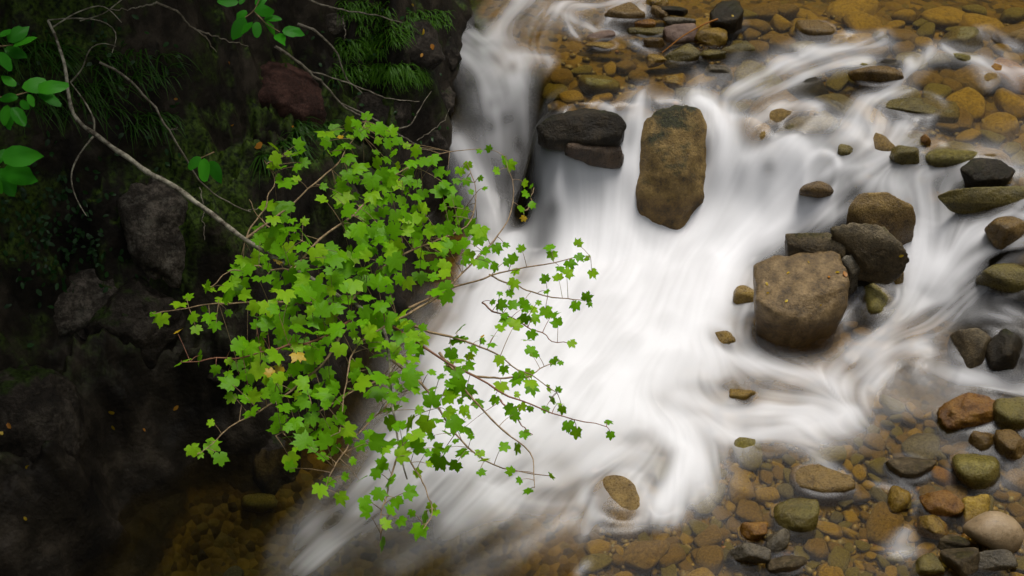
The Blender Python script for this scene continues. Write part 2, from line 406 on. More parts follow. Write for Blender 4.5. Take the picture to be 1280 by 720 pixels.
def lic(fields, K):
    acc = [f.copy() for f in fields]
    wsum = 1.0
    base_x = (GX - X0) / DS; base_y = (GY - Y0) / DS
    def samp(A, fx, fy):
        fx = np.clip(fx, 0, NX - 1.001); fy = np.clip(fy, 0, NY - 1.001)
        ix = fx.astype(np.int32); iy = fy.astype(np.int32)
        fx = fx - ix; fy = fy - iy
        i = iy * NX + ix
        return [(a[i] * (1 - fx) + a[i + 1] * fx) * (1 - fy) + (a[i + NX] * (1 - fx) + a[i + NX + 1] * fx) * fy for a in A]
    flat = [np.ascontiguousarray(f).ravel() for f in fields]
    vv = [VX.ravel(), VY.ravel()]
    for sg in (1, -1):
        x, y = base_x.copy(), base_y.copy()
        for k in range(1, K + 1):
            vx, vy = samp(vv, x, y)
            x = x + sg * vx * 1.4; y = y + sg * vy * 1.4
            s = samp(flat, x, y)
            w = 0.5 + 0.5 * math.cos(math.pi * k / (K + 1))
            for a, b in zip(acc, s):
                a += w * b
            wsum += w
    return [a / wsum for a in acc]

n1 = unit(gblur(rng.standard_normal(H.shape), 0.8))
n2 = unit(gblur(rng.standard_normal(H.shape), 2.2))
n3 = unit(gblur(rng.standard_normal(H.shape), 6.0))
L1, L2_, L3 = lic([n1, n2, n3], 20)
Fs, = lic([F], 7)
L1, L2_, L3 = unit(L1), unit(L2_), unit(L3)
T1, = lic([unit(gblur(rng.standard_normal(H.shape), 4.5))], 5)
T1 = unit(T1)
T2, = lic([unit(gblur(rng.standard_normal(H.shape), 10))], 9)
T2 = unit(T2)
STREAK = 0.50 * L1 + 0.50 * L2_ + 0.45 * L3           # about unit variance
STREAK = STREAK * COH
F = np.clip(0.3 * F + 0.7 * Fs, 0, 1)
FOAM = F * (1 + (.32 * T1 + .22 * T2) * (1 - F) * np.clip(F * 4 - .3, 0, 1)) + .26 * STREAK * np.sqrt(F) * (1 - F) * np.clip(F * 5 - .5, 0, 1) - (.035 * np.clip(T1 + .5, 0, 3) + .035 * np.clip(T2, 0, 3) + .045 * np.clip(STREAK, -1.5, 3)) * F
FOAM = np.clip(FOAM, 0, 1)
for (hx, hy), hr, am in HOLES:
    c, tt = hit([hx], [hy])
    rr = hr * tt[0] / FPX * 1.2
    dd2 = (GX - c[0, 0]) ** 2 + (GY - c[0, 1]) ** 2 + (H - c[0, 2]) ** 2
    FOAM *= 1 - np.clip(am * np.exp(-dd2 / rr ** 2) * (1 + .25 * STREAK), 0, 1)
FOAM = np.clip((FOAM - .05) / .95, 0, 1)
slope = np.hypot(*np.gradient(gblur(H, 3), DS))
W = H + (0.006 * L3 + 0.003 * L2_ + .021 * T2 + .008 * T1) * np.clip(F * 1.3, 0, 1) / (1 + slope) + 0.0015 * L3 + 0.02 * sstep(.6, 1, F)

# ------------------------------------------------------------------ object helpers
def link(o, parent=None):
    COL.objects.link(o)
    if parent is not None:
        o.parent = parent
    return o

def tag(o, label=None, cat=None, group=None, kind=None):
    if label: o['label'] = label
    if cat: o['category'] = cat
    if group: o['group'] = group
    if kind: o['kind'] = kind
    return o

def empty(name, loc):
    o = bpy.data.objects.new(name, None)
    o.empty_display_size = 0.1
    o.location = loc
    return link(o)

def mesh_np(name, V, Fc, mat, smooth=True, attrs=None):
    me = bpy.data.meshes.new(name)
    V = np.asarray(V, np.float32)
    Fc = np.asarray(Fc, np.int32)
    k = Fc.shape[1]
    me.vertices.add(len(V)); me.vertices.foreach_set('co', V.ravel())
    me.loops.add(Fc.size); me.loops.foreach_set('vertex_index', Fc.ravel())
    me.polygons.add(len(Fc)); me.polygons.foreach_set('loop_start', np.arange(0, Fc.size, k, dtype=np.int32))
    me.polygons.foreach_set('use_smooth', np.full(len(Fc), smooth))
    if attrs:
        for an, av in attrs.items():
            at = me.attributes.new(an, 'FLOAT', 'POINT')
            at.data.foreach_set('value', np.asarray(av, np.float32).ravel())
    me.update(calc_edges=True)
    me.validate()
    if mat: me.materials.append(mat)
    return me

def new_obj(name, me, parent=None, loc=None):
    o = bpy.data.objects.new(name, me)
    if loc is not None: o.location = loc
    return link(o, parent)

# ------------------------------------------------------------------ materials
def nodes(name):
    m = bpy.data.materials.new(name)
    m.use_nodes = True
    nt = m.node_tree
    nt.nodes.clear()
    out = nt.nodes.new('ShaderNodeOutputMaterial')
    return m, nt, out

def N(nt, t, **kw):
    n = nt.nodes.new('ShaderNode' + t)
    for k, v in kw.items():
        if k in n.inputs.keys():
            n.inputs[k].default_value = v
        else:
            setattr(n, k, v)
    return n

def ramp(nt, fac, stops):
    r = nt.nodes.new('ShaderNodeValToRGB')
    el = r.color_ramp.elements
    while len(el) < len(stops): el.new(0.5)
    for e, (p, c) in zip(el, stops):
        e.position = p
        e.color = (*c, 1) if len(c) == 3 else c
    nt.links.new(fac, r.inputs[0])
    return r

def rock_mat(name, dark, mid, light, rough=0.45, moss=0.0, scale=1.0, mosscol=(0.035, 0.05, 0.008), bump=0.5, lichen=0.0, spec=0.4, wet=0.9):
    m, nt, out = nodes(name)
    L = nt.links.new
    tc = N(nt, 'TexCoord')
    oi = N(nt, 'ObjectInfo')
    add = N(nt, 'VectorMath', operation='MULTIPLY_ADD')
    L(oi.outputs['Random'], add.inputs[0]); add.inputs[1].default_value = (17, 31, 47); L(tc.outputs['Object'], add.inputs[2])
    n1 = N(nt, 'TexNoise', Scale=5.5 * scale, Detail=8.0, Roughness=0.62); L(add.outputs[0], n1.inputs['Vector'])
    n2 = N(nt, 'TexNoise', Scale=34.0 * scale, Detail=6.0, Roughness=0.7); L(add.outputs[0], n2.inputs['Vector'])
    vo = N(nt, 'TexVoronoi', Scale=9.0 * scale, feature='DISTANCE_TO_EDGE'); 
    wv = N(nt, 'TexNoise', Scale=4.0 * scale, Detail=3.0); L(add.outputs[0], wv.inputs['Vector'])
    mx = N(nt, 'VectorMath', operation='MULTIPLY_ADD'); L(wv.outputs['Color'], mx.inputs[0]); mx.inputs[1].default_value = (.35, .35, .35); L(add.outputs[0], mx.inputs[2])
    L(mx.outputs[0], vo.inputs['Vector'])
    mixf = N(nt, 'Math', operation='MULTIPLY_ADD'); L(n2.outputs['Fac'], mixf.inputs[0]); mixf.inputs[1].default_value = 0.45
    sub = N(nt, 'Math', operation='MULTIPLY'); L(n1.outputs['Fac'], sub.inputs[0]); sub.inputs[1].default_value = 0.62
    L(sub.outputs[0], mixf.inputs[2])
    cr = ramp(nt, mixf.outputs[0], [(0.38, dark), (0.53, mid), (0.68, light)])
    col = cr.outputs[0]
    ck = ramp(nt, vo.outputs['Distance'], [(0.0, (.35, .35, .35)), (0.035, (1, 1, 1))])
    mul = N(nt, 'Mix', data_type='RGBA', blend_type='MULTIPLY'); mul.inputs[0].default_value = 0.55
    L(col, mul.inputs[6]); L(ck.outputs[0], mul.inputs[7])
    col = mul.outputs[2]
    if lichen > 0:
        n4 = N(nt, 'TexNoise', Scale=7.0 * scale, Detail=9.0, Roughness=0.75); L(add.outputs[0], n4.inputs['Vector'])
        lr = ramp(nt, n4.outputs['Fac'], [(0.52, (0, 0, 0)), (0.62, (lichen,) * 3)])
        lm = N(nt, 'Mix', data_type='RGBA'); L(lr.outputs[0], lm.inputs[0]); L(col, lm.inputs[6]); lm.inputs[7].default_value = (.22, .20, .16, 1)
        col = lm.outputs[2]
    if moss > 0:
        ge = N(nt, 'NewGeometry'); sx = N(nt, 'SeparateXYZ'); L(ge.outputs['Normal'], sx.inputs[0])
        n3 = N(nt, 'TexNoise', Scale=6.0, Detail=9.0, Roughness=0.7); L(add.outputs[0], n3.inputs['Vector'])
        ma = N(nt, 'Math', operation='MULTIPLY_ADD'); L(sx.outputs['Z'], ma.inputs[0]); ma.inputs[1].default_value = 0.45; L(n3.outputs['Fac'], ma.inputs[2])
        mr = ramp(nt, ma.outputs[0], [(1.02 - moss * .5, (0, 0, 0)), (1.16 - moss * .5, (1, 1, 1))])
        n5 = N(nt, 'TexNoise', Scale=60.0, Detail=4.0)
        L(add.outputs[0], n5.inputs['Vector'])
        mc = ramp(nt, n5.outputs['Fac'], [(0.35, tuple(c * .35 for c in mosscol)), (0.65, tuple(c * 1.4 for c in mosscol))])
        mm = N(nt, 'Mix', data_type='RGBA'); L(mr.outputs[0], mm.inputs[0]); L(col, mm.inputs[6]); L(mc.outputs[0], mm.inputs[7])
        col = mm.outputs[2]
    wz = N(nt, 'SeparateXYZ'); L(tc.outputs['Object'], wz.inputs[0])
    wm = N(nt, 'Math', operation='MULTIPLY_ADD'); L(n1.outputs['Fac'], wm.inputs[0]); wm.inputs[1].default_value = -.13; L(wz.outputs['Z'], wm.inputs[2])
    wr = ramp(nt, wm.outputs[0], [(0.0, (wet,) * 3), (0.035, (0, 0, 0))]) if wet else None      # damp dark band above the waterline
    if wet:
        wx_ = N(nt, 'Mix', data_type='RGBA', blend_type='MULTIPLY'); L(wr.outputs[0], wx_.inputs[0]); L(col, wx_.inputs[6]); wx_.inputs[7].default_value = (.55, .50, .42, 1)
        col = wx_.outputs[2]
    bs = N(nt, 'BsdfPrincipled')
    L(col, bs.inputs['Base Color']); bs.inputs['Specular IOR Level'].default_value = spec
    rr = ramp(nt, n2.outputs['Fac'], [(0.3, (rough * .7,) * 3), (0.7, (min(rough * 1.4, 1),) * 3)])
    L(rr.outputs[0], bs.inputs['Roughness'])
    b1 = N(nt, 'Bump', Strength=bump, Distance=0.02); 
    bh = N(nt, 'Math', operation='MULTIPLY_ADD'); L(n2.outputs['Fac'], bh.inputs[0]); bh.inputs[1].default_value = 0.6; L(n1.outputs['Fac'], bh.inputs[2])
    L(bh.outputs[0], b1.inputs['Height'])
    L(b1.outputs[0], bs.inputs['Normal'])
    L(bs.outputs[0], out.inputs[0])
    return m

def leaf_mat(name, base, back, var=0.35, gloss=0.35):
    m, nt, out = nodes(name)
    L = nt.links.new
    at = N(nt, 'Attribute', attribute_name='tone')
    tc = N(nt, 'TexCoord')
    nz = N(nt, 'TexNoise', Scale=14.0, Detail=3.0); L(tc.outputs['Object'], nz.inputs['Vector'])
    ad = N(nt, 'Math', operation='MULTIPLY_ADD'); L(nz.outputs['Fac'], ad.inputs[0]); ad.inputs[1].default_value = 0.35; L(at.outputs['Fac'], ad.inputs[2])
    cr = ramp(nt, ad.outputs[0], [(0.1, tuple(c * (1 - var) for c in base)), (0.65, base), (1.15, back)])
    di = N(nt, 'BsdfPrincipled', Roughness=0.42)
    di.inputs['Specular IOR Level'].default_value = gloss
    L(cr.outputs[0], di.inputs['Base Color'])
    tr = N(nt, 'BsdfTranslucent')
    tcx = N(nt, 'Mix', data_type='RGBA', blend_type='MULTIPLY'); tcx.inputs[0].default_value = 1; L(cr.outputs[0], tcx.inputs[6]); tcx.inputs[7].default_value = (1.2, 1.15, .6, 1)
    L(tcx.outputs[2], tr.inputs['Color'])
    mx = N(nt, 'MixShader'); mx.inputs[0].default_value = 0.42
    L(di.outputs[0], mx.inputs[1]); L(tr.outputs[0], mx.inputs[2]); L(mx.outputs[0], out.inputs[0])
    return m

def bark_mat(name, dark, light, scale=30):
    m, nt, out = nodes(name)
    L = nt.links.new
    tc = N(nt, 'TexCoord')
    n = N(nt, 'TexNoise', Scale=float(scale), Detail=6.0, Roughness=0.7); L(tc.outputs['Object'], n.inputs['Vector'])
    c = ramp(nt, n.outputs['Fac'], [(0.4, dark), (0.62, light)])
    b = N(nt, 'BsdfPrincipled', Roughness=0.7); L(c.outputs[0], b.inputs['Base Color'])
    bu = N(nt, 'Bump', Strength=0.5, Distance=0.005); L(n.outputs['Fac'], bu.inputs['Height']); L(bu.outputs[0], b.inputs['Normal'])
    L(b.outputs[0], out.inputs[0])
    return m

def water_mat():
    m, nt, out = nodes('stream_water')
    L = nt.links.new
    at = N(nt, 'Attribute', attribute_name='foam')
    st = N(nt, 'Attribute', attribute_name='streak')
    tr = N(nt, 'BsdfTransparent'); dp = N(nt, 'Attribute', attribute_name='depth')
    dc = ramp(nt, dp.outputs['Fac'], [(0.0, (.97, .93, .80)), (0.12, (.85, .75, .40)), (0.35, (.58, .58, .42)), (0.6, (.42, .46, .36))]); L(dc.outputs[0], tr.inputs['Color'])
    gl = N(nt, 'BsdfGlossy', Roughness=0.24); gl.inputs['Color'].default_value = (1, 1, 1, 1)
    bu = N(nt, 'Bump', Strength=0.06, Distance=0.03); L(st.outputs['Fac'], bu.inputs['Height'])
    L(bu.outputs[0], gl.inputs['Normal'])
    fr = N(nt, 'Fresnel', IOR=1.33); L(bu.outputs[0], fr.inputs['Normal'])
    fk = N(nt, 'Math', operation='MULTIPLY'); L(fr.outputs[0], fk.inputs[0]); fk.inputs[1].default_value = .7      # polarised glare
    cl = N(nt, 'MixShader'); L(fk.outputs[0], cl.inputs[0]); L(tr.outputs[0], cl.inputs[1]); L(gl.outputs[0], cl.inputs[2])
    fo = N(nt, 'BsdfDiffuse'); fo.inputs['Color'].default_value = (.86, .86, .88, 1)
    ge = N(nt, 'NewGeometry'); up = N(nt, 'VectorMath', operation='MULTIPLY_ADD'); up.inputs[0].default_value = (0, 0, 1.7); up.inputs[1].default_value = (1, 1, 1); L(ge.outputs['Normal'], up.inputs[2])
    un = N(nt, 'VectorMath', operation='NORMALIZE'); L(up.outputs[0], un.inputs[0])      # light scatters inside aerated water, so its shading is softer than its surface
    fb = N(nt, 'Bump', Strength=0.22, Distance=0.03); L(st.outputs['Fac'], fb.inputs['Height']); L(un.outputs[0], fb.inputs['Normal']); L(fb.outputs[0], fo.inputs['Normal'])
    tl = N(nt, 'BsdfTranslucent'); tl.inputs['Color'].default_value = (.86, .86, .88, 1)
    fm = N(nt, 'MixShader'); fm.inputs[0].default_value = 0.12; L(fo.outputs[0], fm.inputs[1]); L(tl.outputs[0], fm.inputs[2])
    mx = N(nt, 'MixShader'); L(at.outputs['Fac'], mx.inputs[0]); L(cl.outputs[0], mx.inputs[1]); L(fm.outputs[0], mx.inputs[2])
    L(mx.outputs[0], out.inputs[0])
    return m

def terrain_mat():
    m, nt, out = nodes('bank_and_bed')
    L = nt.links.new
    tc = N(nt, 'TexCoord')
    bk = N(nt, 'Attribute', attribute_name='bank')
    # bed gravel
    vo = N(nt, 'TexVoronoi', Scale=22.0); L(tc.outputs['Object'], vo.inputs['Vector'])
    n0 = N(nt, 'TexNoise', Scale=3.0, Detail=5.0); L(tc.outputs['Object'], n0.inputs['Vector'])
    sp = N(nt, 'SeparateColor'); L(vo.outputs['Color'], sp.inputs[0])
    bc = ramp(nt, sp.outputs[0], [(0.0, (.04, .028, .007)), (0.35, (.14, .092, .016)), (0.7, (.21, .145, .026)), (1.0, (.12, .098, .03))])
    nm = ramp(nt, n0.outputs['Fac'], [(0.3, (.55, .5, .4)), (0.7, (1.1, 1.0, .8))])
    bm = N(nt, 'Mix', data_type='RGBA', blend_type='MULTIPLY'); bm.inputs[0].default_value = 1; L(bc.outputs[0], bm.inputs[6]); L(nm.outputs[0], bm.inputs[7])
    # bank rock
    n1 = N(nt, 'TexNoise', Scale=4.0, Detail=10.0, Roughness=0.68); L(tc.outputs['Object'], n1.inputs['Vector'])
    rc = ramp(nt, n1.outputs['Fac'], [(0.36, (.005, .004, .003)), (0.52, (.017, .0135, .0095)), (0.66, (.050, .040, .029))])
    n2 = N(nt, 'TexNoise', Scale=2.2, Detail=8.0, Roughness=0.65); L(tc.outputs['Object'], n2.inputs['Vector'])
    ge = N(nt, 'NewGeometry'); sx = N(nt, 'SeparateXYZ'); L(ge.outputs['Normal'], sx.inputs[0])
    ma = N(nt, 'Math', operation='MULTIPLY_ADD'); L(sx.outputs['Z'], ma.inputs[0]); ma.inputs[1].default_value = 0.35; L(n2.outputs['Fac'], ma.inputs[2])
    mk = ramp(nt, ma.outputs[0], [(0.62, (0, 0, 0)), (0.78, (1, 1, 1))])
    pz = N(nt, 'SeparateXYZ'); L(tc.outputs['Object'], pz.inputs[0]); mz = ramp(nt, pz.outputs['Z'], [(.45, (0, 0, 0)), (.95, (1, 1, 1))])      # floods scour the lower rock clean
    mk2 = N(nt, 'Mix', data_type='RGBA', blend_type='MULTIPLY'); mk2.inputs[0].default_value = 1; L(mk.outputs[0], mk2.inputs[6]); L(mz.outputs[0], mk2.inputs[7])
    n3 = N(nt, 'TexNoise', Scale=45.0, Detail=5.0); L(tc.outputs['Object'], n3.inputs['Vector'])
    mc = ramp(nt, n3.outputs['Fac'], [(0.35, (.004, .008, .0012)), (0.65, (.05, .085, .008))])
    rm = N(nt, 'Mix', data_type='RGBA'); L(mk2.outputs[2], rm.inputs[0]); L(rc.outputs[0], rm.inputs[6]); L(mc.outputs[0], rm.inputs[7])
    fin = N(nt, 'Mix', data_type='RGBA'); L(bk.outputs['Fac'], fin.inputs[0]); L(bm.outputs[2], fin.inputs[6]); L(rm.outputs[2], fin.inputs[7])
    bs = N(nt, 'BsdfPrincipled', Roughness=0.6); L(fin.outputs[2], bs.inputs['Base Color'])
    bs.inputs['Specular IOR Level'].default_value = 0.12
    hs = N(nt, 'Math', operation='MULTIPLY_ADD'); L(n3.outputs['Fac'], hs.inputs[0]); hs.inputs[1].default_value = 0.4; L(n1.outputs['Fac'], hs.inputs[2])
    vb = N(nt, 'Math', operation='SUBTRACT'); vb.inputs[0].default_value = 1; L(bk.outputs['Fac'], vb.inputs[1]); vm = N(nt, 'Math', operation='MULTIPLY'); L(vo.outputs['Distance'], vm.inputs[0]); L(vb.outputs[0], vm.inputs[1])
    hv = N(nt, 'Math', operation='SUBTRACT'); L(hs.outputs[0], hv.inputs[0]); L(vm.outputs[0], hv.inputs[1])
    bu = N(nt, 'Bump', Strength=0.6, Distance=0.03); L(hv.outputs[0], bu.inputs['Height']); L(bu.outputs[0], bs.inputs['Normal'])
    L(bs.outputs[0], out.inputs[0])
    return m

M = {}
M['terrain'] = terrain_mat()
M['water'] = water_mat()
M['golden'] = rock_mat('golden_stone', (.09, .052, .006), (.29, .185, .020), (.44, .30, .045), .28, scale=2.6, bump=.7)
M['olive'] = rock_mat('olive_stone', (.045, .036, .007), (.15, .122, .022), (.26, .215, .05), .28, scale=2.6, bump=.7)
M['brown'] = rock_mat('brown_stone', (.05, .028, .007), (.17, .105, .026), (.29, .19, .055), .28, scale=2.6, bump=.7)
M['grey'] = rock_mat('grey_stone', (.045, .038, .027), (.12, .105, .075), (.24, .21, .15), .28, scale=2.6, bump=.7)
M['rust'] = rock_mat('rust_stone', (.09, .032, .005), (.27, .125, .012), (.42, .23, .035), .28, scale=2.6, bump=.7)
M['pale'] = rock_mat('pale_stone', (.30, .22, .13), (.46, .35, .22), (.56, .45, .31), .5, scale=2, bump=.25)
M['pink'] = rock_mat('pink_granite', (.10, .06, .05), (.24, .16, .13), (.36, .27, .22), .5, scale=4)
M['boulder'] = rock_mat('mossy_boulder', (.05, .03, .008), (.20, .125, .034), (.36, .24, .075), .55, moss=.55, scale=2.6, mosscol=(.03, .03, .006), bump=.9)
M['block'] = rock_mat('block_rock', (.035, .022, .009), (.15, .096, .038), (.30, .205, .095), .4, moss=.0, scale=2.4, bump=.7)
M['slate'] = rock_mat('slate_rock', (.03, .024, .014), (.11, .085, .048), (.24, .19, .11), .4, scale=2.4, spec=.22, moss=.2, mosscol=(.06, .05, .012), bump=.8)
M['dark'] = rock_mat('dark_wet_rock', (.010, .008, .005), (.028, .022, .013), (.075, .058, .033), .35, scale=2, spec=.2, moss=.3, mosscol=(.02, .02, .004), bump=.8)
M['wetbrown'] = rock_mat('wet_brown_rock', (.02, .013, .008), (.075, .048, .028), (.17, .115, .07), .3, scale=2.6, bump=.9)
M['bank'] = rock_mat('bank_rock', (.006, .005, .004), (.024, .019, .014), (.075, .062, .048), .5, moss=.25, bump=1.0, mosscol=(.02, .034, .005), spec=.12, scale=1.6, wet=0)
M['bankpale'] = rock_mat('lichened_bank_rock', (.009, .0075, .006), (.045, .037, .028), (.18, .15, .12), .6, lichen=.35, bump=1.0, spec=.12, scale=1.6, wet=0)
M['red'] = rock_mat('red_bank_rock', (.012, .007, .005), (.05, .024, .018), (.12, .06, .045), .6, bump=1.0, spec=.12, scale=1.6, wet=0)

# ------------------------------------------------------------------ terrain sheet and water sheet
def axis(lo, hi, fine, a, b, coarse):
    left = np.arange(lo, a - 1e-6, coarse); right = np.arange(b + coarse, hi + 1e-6, coarse)
    return np.concatenate([left, fine, right])

def grid_faces(ny, nx):
    i = np.arange(ny * nx).reshape(ny, nx)
    return np.stack([i[:-1, :-1], i[:-1, 1:], i[1:, 1:], i[1:, :-1]], -1)

tx = axis(-22, 26, tgx, X0, X1, 0.35); ty = axis(-9, 34, tgy, Y0, Y1, 0.35)
QX, QY = np.meshgrid(tx, ty)
QH = bilin(H, QX, QY)
QZ, QS = terrain(QX, QY, QH)
ix0 = np.searchsorted(tx, X0 - 1e-6); iy0 = np.searchsorted(ty, Y0 - 1e-6)
QSL = bilin(slope, QX, QY) * (np.abs(QX) < 6)
bankmask = np.clip(sstep(.25, .6, QSL) + sstep(-0.22, -0.08, QS + .1 * fbm(QX * 5, QY * 5, 0, 3, 8)) + sstep(4.4, 4.9, QX) + sstep(12, 13, QY) + sstep(2.9, 2.4, QY), 0, 1)
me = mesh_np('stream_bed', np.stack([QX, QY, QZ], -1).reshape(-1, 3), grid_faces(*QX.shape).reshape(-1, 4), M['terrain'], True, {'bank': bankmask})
tag(new_obj('stream_bed', me), 'dark rocky bank and gravelly stream bed under the water', None, None, 'structure')

# ------------------------------------------------------------------ rocks
def ico(sub):
    bm = bmesh.new()
    bmesh.ops.create_icosphere(bm, subdivisions=sub, radius=1.0)
    V = np.array([v.co[:] for v in bm.verts])
    Fc = np.array([[v.index for v in f.verts] for f in bm.faces], np.int32)
    bm.free()
    return V / np.linalg.norm(V, axis=1)[:, None], Fc
ICO = {s: ico(s) for s in (1, 2, 3, 4, 5)}

def shape_planes(V, Nn, Hh, p):
    s = np.zeros(len(V))
    for n, h in zip(Nn, Hh):
        s += np.maximum(V @ n / h, 0) ** p
    return s ** (-1.0 / p)

def roughen(P, nrm, amp, freq, seed, layered=0.0):
    f = freq
    d = fbm(P[:, 0] * f, P[:, 1] * f, P[:, 2] * f, 5, seed, .55)
    d2 = fbm(P[:, 0] * f * .45, P[:, 1] * f * .45, P[:, 2] * f * .45, 3, seed + 40, .5, True)
    P = P + nrm * (amp * (d + 0.8 * d2))[:, None]
    if layered:
        l = fbm(P[:, 0] * f * .3, P[:, 1] * f * .3, P[:, 2] * f * 2.4, 3, seed + 90)
        P = P + nrm * (layered * np.round(l * 4) / 4)[:, None]
    return P

def rock_mesh(name, dims, seed, mat, sub=4, nplanes=10, p=12, amp=.05, freq=2.4, layered=0.0):
    r = np.random.default_rng(seed)
    V, Fc = ICO[sub]
    Nn = [np.array(a, float) for a in ((1,0,0),(-1,0,0),(0,1,0),(0,-1,0),(0,0,1),(0,0,-1))]
    Hh = [1.0] * 6
    for k in range(nplanes):
        n = r.standard_normal(3); n /= np.linalg.norm(n)
        Nn.append(n); Hh.append(r.uniform(.66, 1.02))
    rad = shape_planes(V, Nn, Hh, p)
    P = V * rad[:, None]
    P = roughen(P, V, amp * 1.6, freq, seed, layered)
    P = P * (np.array(dims) / 2)[None]
    return mesh_np(name, P, Fc, mat)

def hull_rock_mesh(name, pts, seed, mat, sub=5, p=22, amp=.012, freq=7.0, layered=0.0):
    """Rock wrapped round a set of corner points: returns mesh and centre."""
    P = np.asarray(pts, float)
    c = .5 * (P.min(0) + P.max(0))
    dim = .5 * (P.max(0) - P.min(0))
    bm = bmesh.new()
    for q in (P - c) / dim: bm.verts.new(q)
    bmesh.ops.convex_hull(bm, input=bm.verts)
    bm.normal_update()
    Nn, Hh = [], []
    for f in bm.faces:
        n = np.array(f.normal[:]); h = n @ np.array(f.verts[0].co[:])
        if h < 0: n, h = -n, -h
        if f.calc_area() > 1e-6:
            Nn.append(n); Hh.append(max(h, .005))
    bm.free()
    # merge near-equal planes
    kn, kh = [], []
    for n, h in zip(Nn, Hh):
        if any(n @ a > .985 for a in kn): continue
        kn.append(n); kh.append(h)
    V, Fc = ICO[sub]
    rad = shape_planes(V, kn, kh, p)
    Q = V * rad[:, None] * dim
    nn = V / dim; nn /= np.linalg.norm(nn, axis=1)[:, None]
    nn = .5 * nn + .5 * V; nn /= np.linalg.norm(nn, axis=1)[:, None]
    Q = roughen(Q, nn, amp, freq, seed, layered)
    return mesh_np(name, Q, Fc, mat), c

def hull_thing(name, tops, zb, seed, mat, label, cat, flare=1.0, **kw):
    T = np.array([at_h(*t) for t in tops])
    B = T.copy(); B[:, 2] = zb
    cc = T.mean(0)
    B[:, :2] = cc[:2] + (B[:, :2] - cc[:2]) * flare
    me, c = hull_rock_mesh(name, np.vstack([T, B]), seed, M[mat], **kw)
    o = new_obj(name, me, None, c)
    return tag(o, label, cat)

hull_thing('boulder', [(814,142,.85),(845,131,.90),(878,137,.89),(894,186,.62),(889,216,.50),(879,238,.46),(852,268,.33),(820,269,.33),(801,250,.41),(795,226,.49),(796,188,.64),(802,152,.80),(864,178,.74),(846,225,.56),(815,186,.71)], -.2, 3, 'boulder',
           'tall brown boulder with mossy patches standing between the two main falls', 'boulder', flare=.98, amp=.024, freq=7, p=45, layered=.006)
hull_thing('block_boulder', [(941,332,.42),(960,322,.45),(988,319,.46),(1047,321,.46),(1063,350,.42),(1060,374,.34),(1049,398,.25),(1005,401,.29),(973,393,.33),(944,374,.36)], -.12, 5, 'block',
           'large flat topped grey brown block sprinkled with yellow leaves beside the white basin', 'boulder', flare=.68, amp=.030, freq=4.0, p=70, layered=.008)
hull_thing('wedge_rock', [(1036,284,.60),(1060,277,.64),(1105,284,.64),(1128,304,.60),(1138,326,.50),(1128,342,.42),(1085,332,.44),(1050,308,.50)], .32, 8, 'slate',
           'dark wedge shaped slate rock with one yellow leaf leaning behind the flat topped block', 'rock', flare=.6, amp=.018, freq=6, p=50)
hull_thing('slab_rock', [(982,292,.52),(1035,289,.54),(1054,300,.53),(1056,318,.47),(1020,318,.45),(986,306,.48)], .33, 12, 'slate',
           'thin grey layered slab wedged behind the left side of the flat topped block', 'rock', flare=.9, amp=.012, freq=7, p=24, layered=.008)
hull_thing('wedge_stone', [(1052,320,.48),(1070,315,.48),(1076,336,.40),(1066,348,.36),(1056,340,.38)], .25, 15, 'grey',
           'small grey wedge stone jammed between the block and the dark slate rock', 'stone', sub=4)
hull_thing('rounded_rock', [(1060,258,.66),(1075,240,.72),(1110,240,.71),(1142,256,.64),(1146,276,.56),(1118,292,.5),(1080,282,.55)], .35, 18, 'brown',
           'brown rounded rock with water curling past it just above the slate rock', 'rock', amp=.014)
hull_thing('dark_stone', [(1198,210,.80),(1215,196,.84),(1250,197,.84),(1270,210,.80),(1262,224,.76),(1220,226,.76)], .6, 21, 'dark',
           'dark olive lens shaped rock sitting above the flat slab at the right edge', 'rock', flare=.6, amp=.014, p=14)
hull_thing('flat_slab', [(1166,243,.70),(1190,234,.74),(1275,233,.74),(1310,240,.72),(1300,254,.66),(1220,260,.62),(1180,254,.66)], .58, 24, 'olive',
           'long flat olive slab reaching out of the picture below the dark lens shaped rock', 'rock', flare=.62, amp=.014, p=12)
hull_thing('ledge_rock', [(668,154,.83),(690,140,.87),(735,133,.89),(772,138,.88),(783,150,.83),(776,166,.775),(735,172,.76),(682,172,.765)], .70, 27, 'dark',
           'black mossy ledge overhanging the middle of the main fall', 'ledge', flare=.95, amp=.018, p=30).location.y -= .035


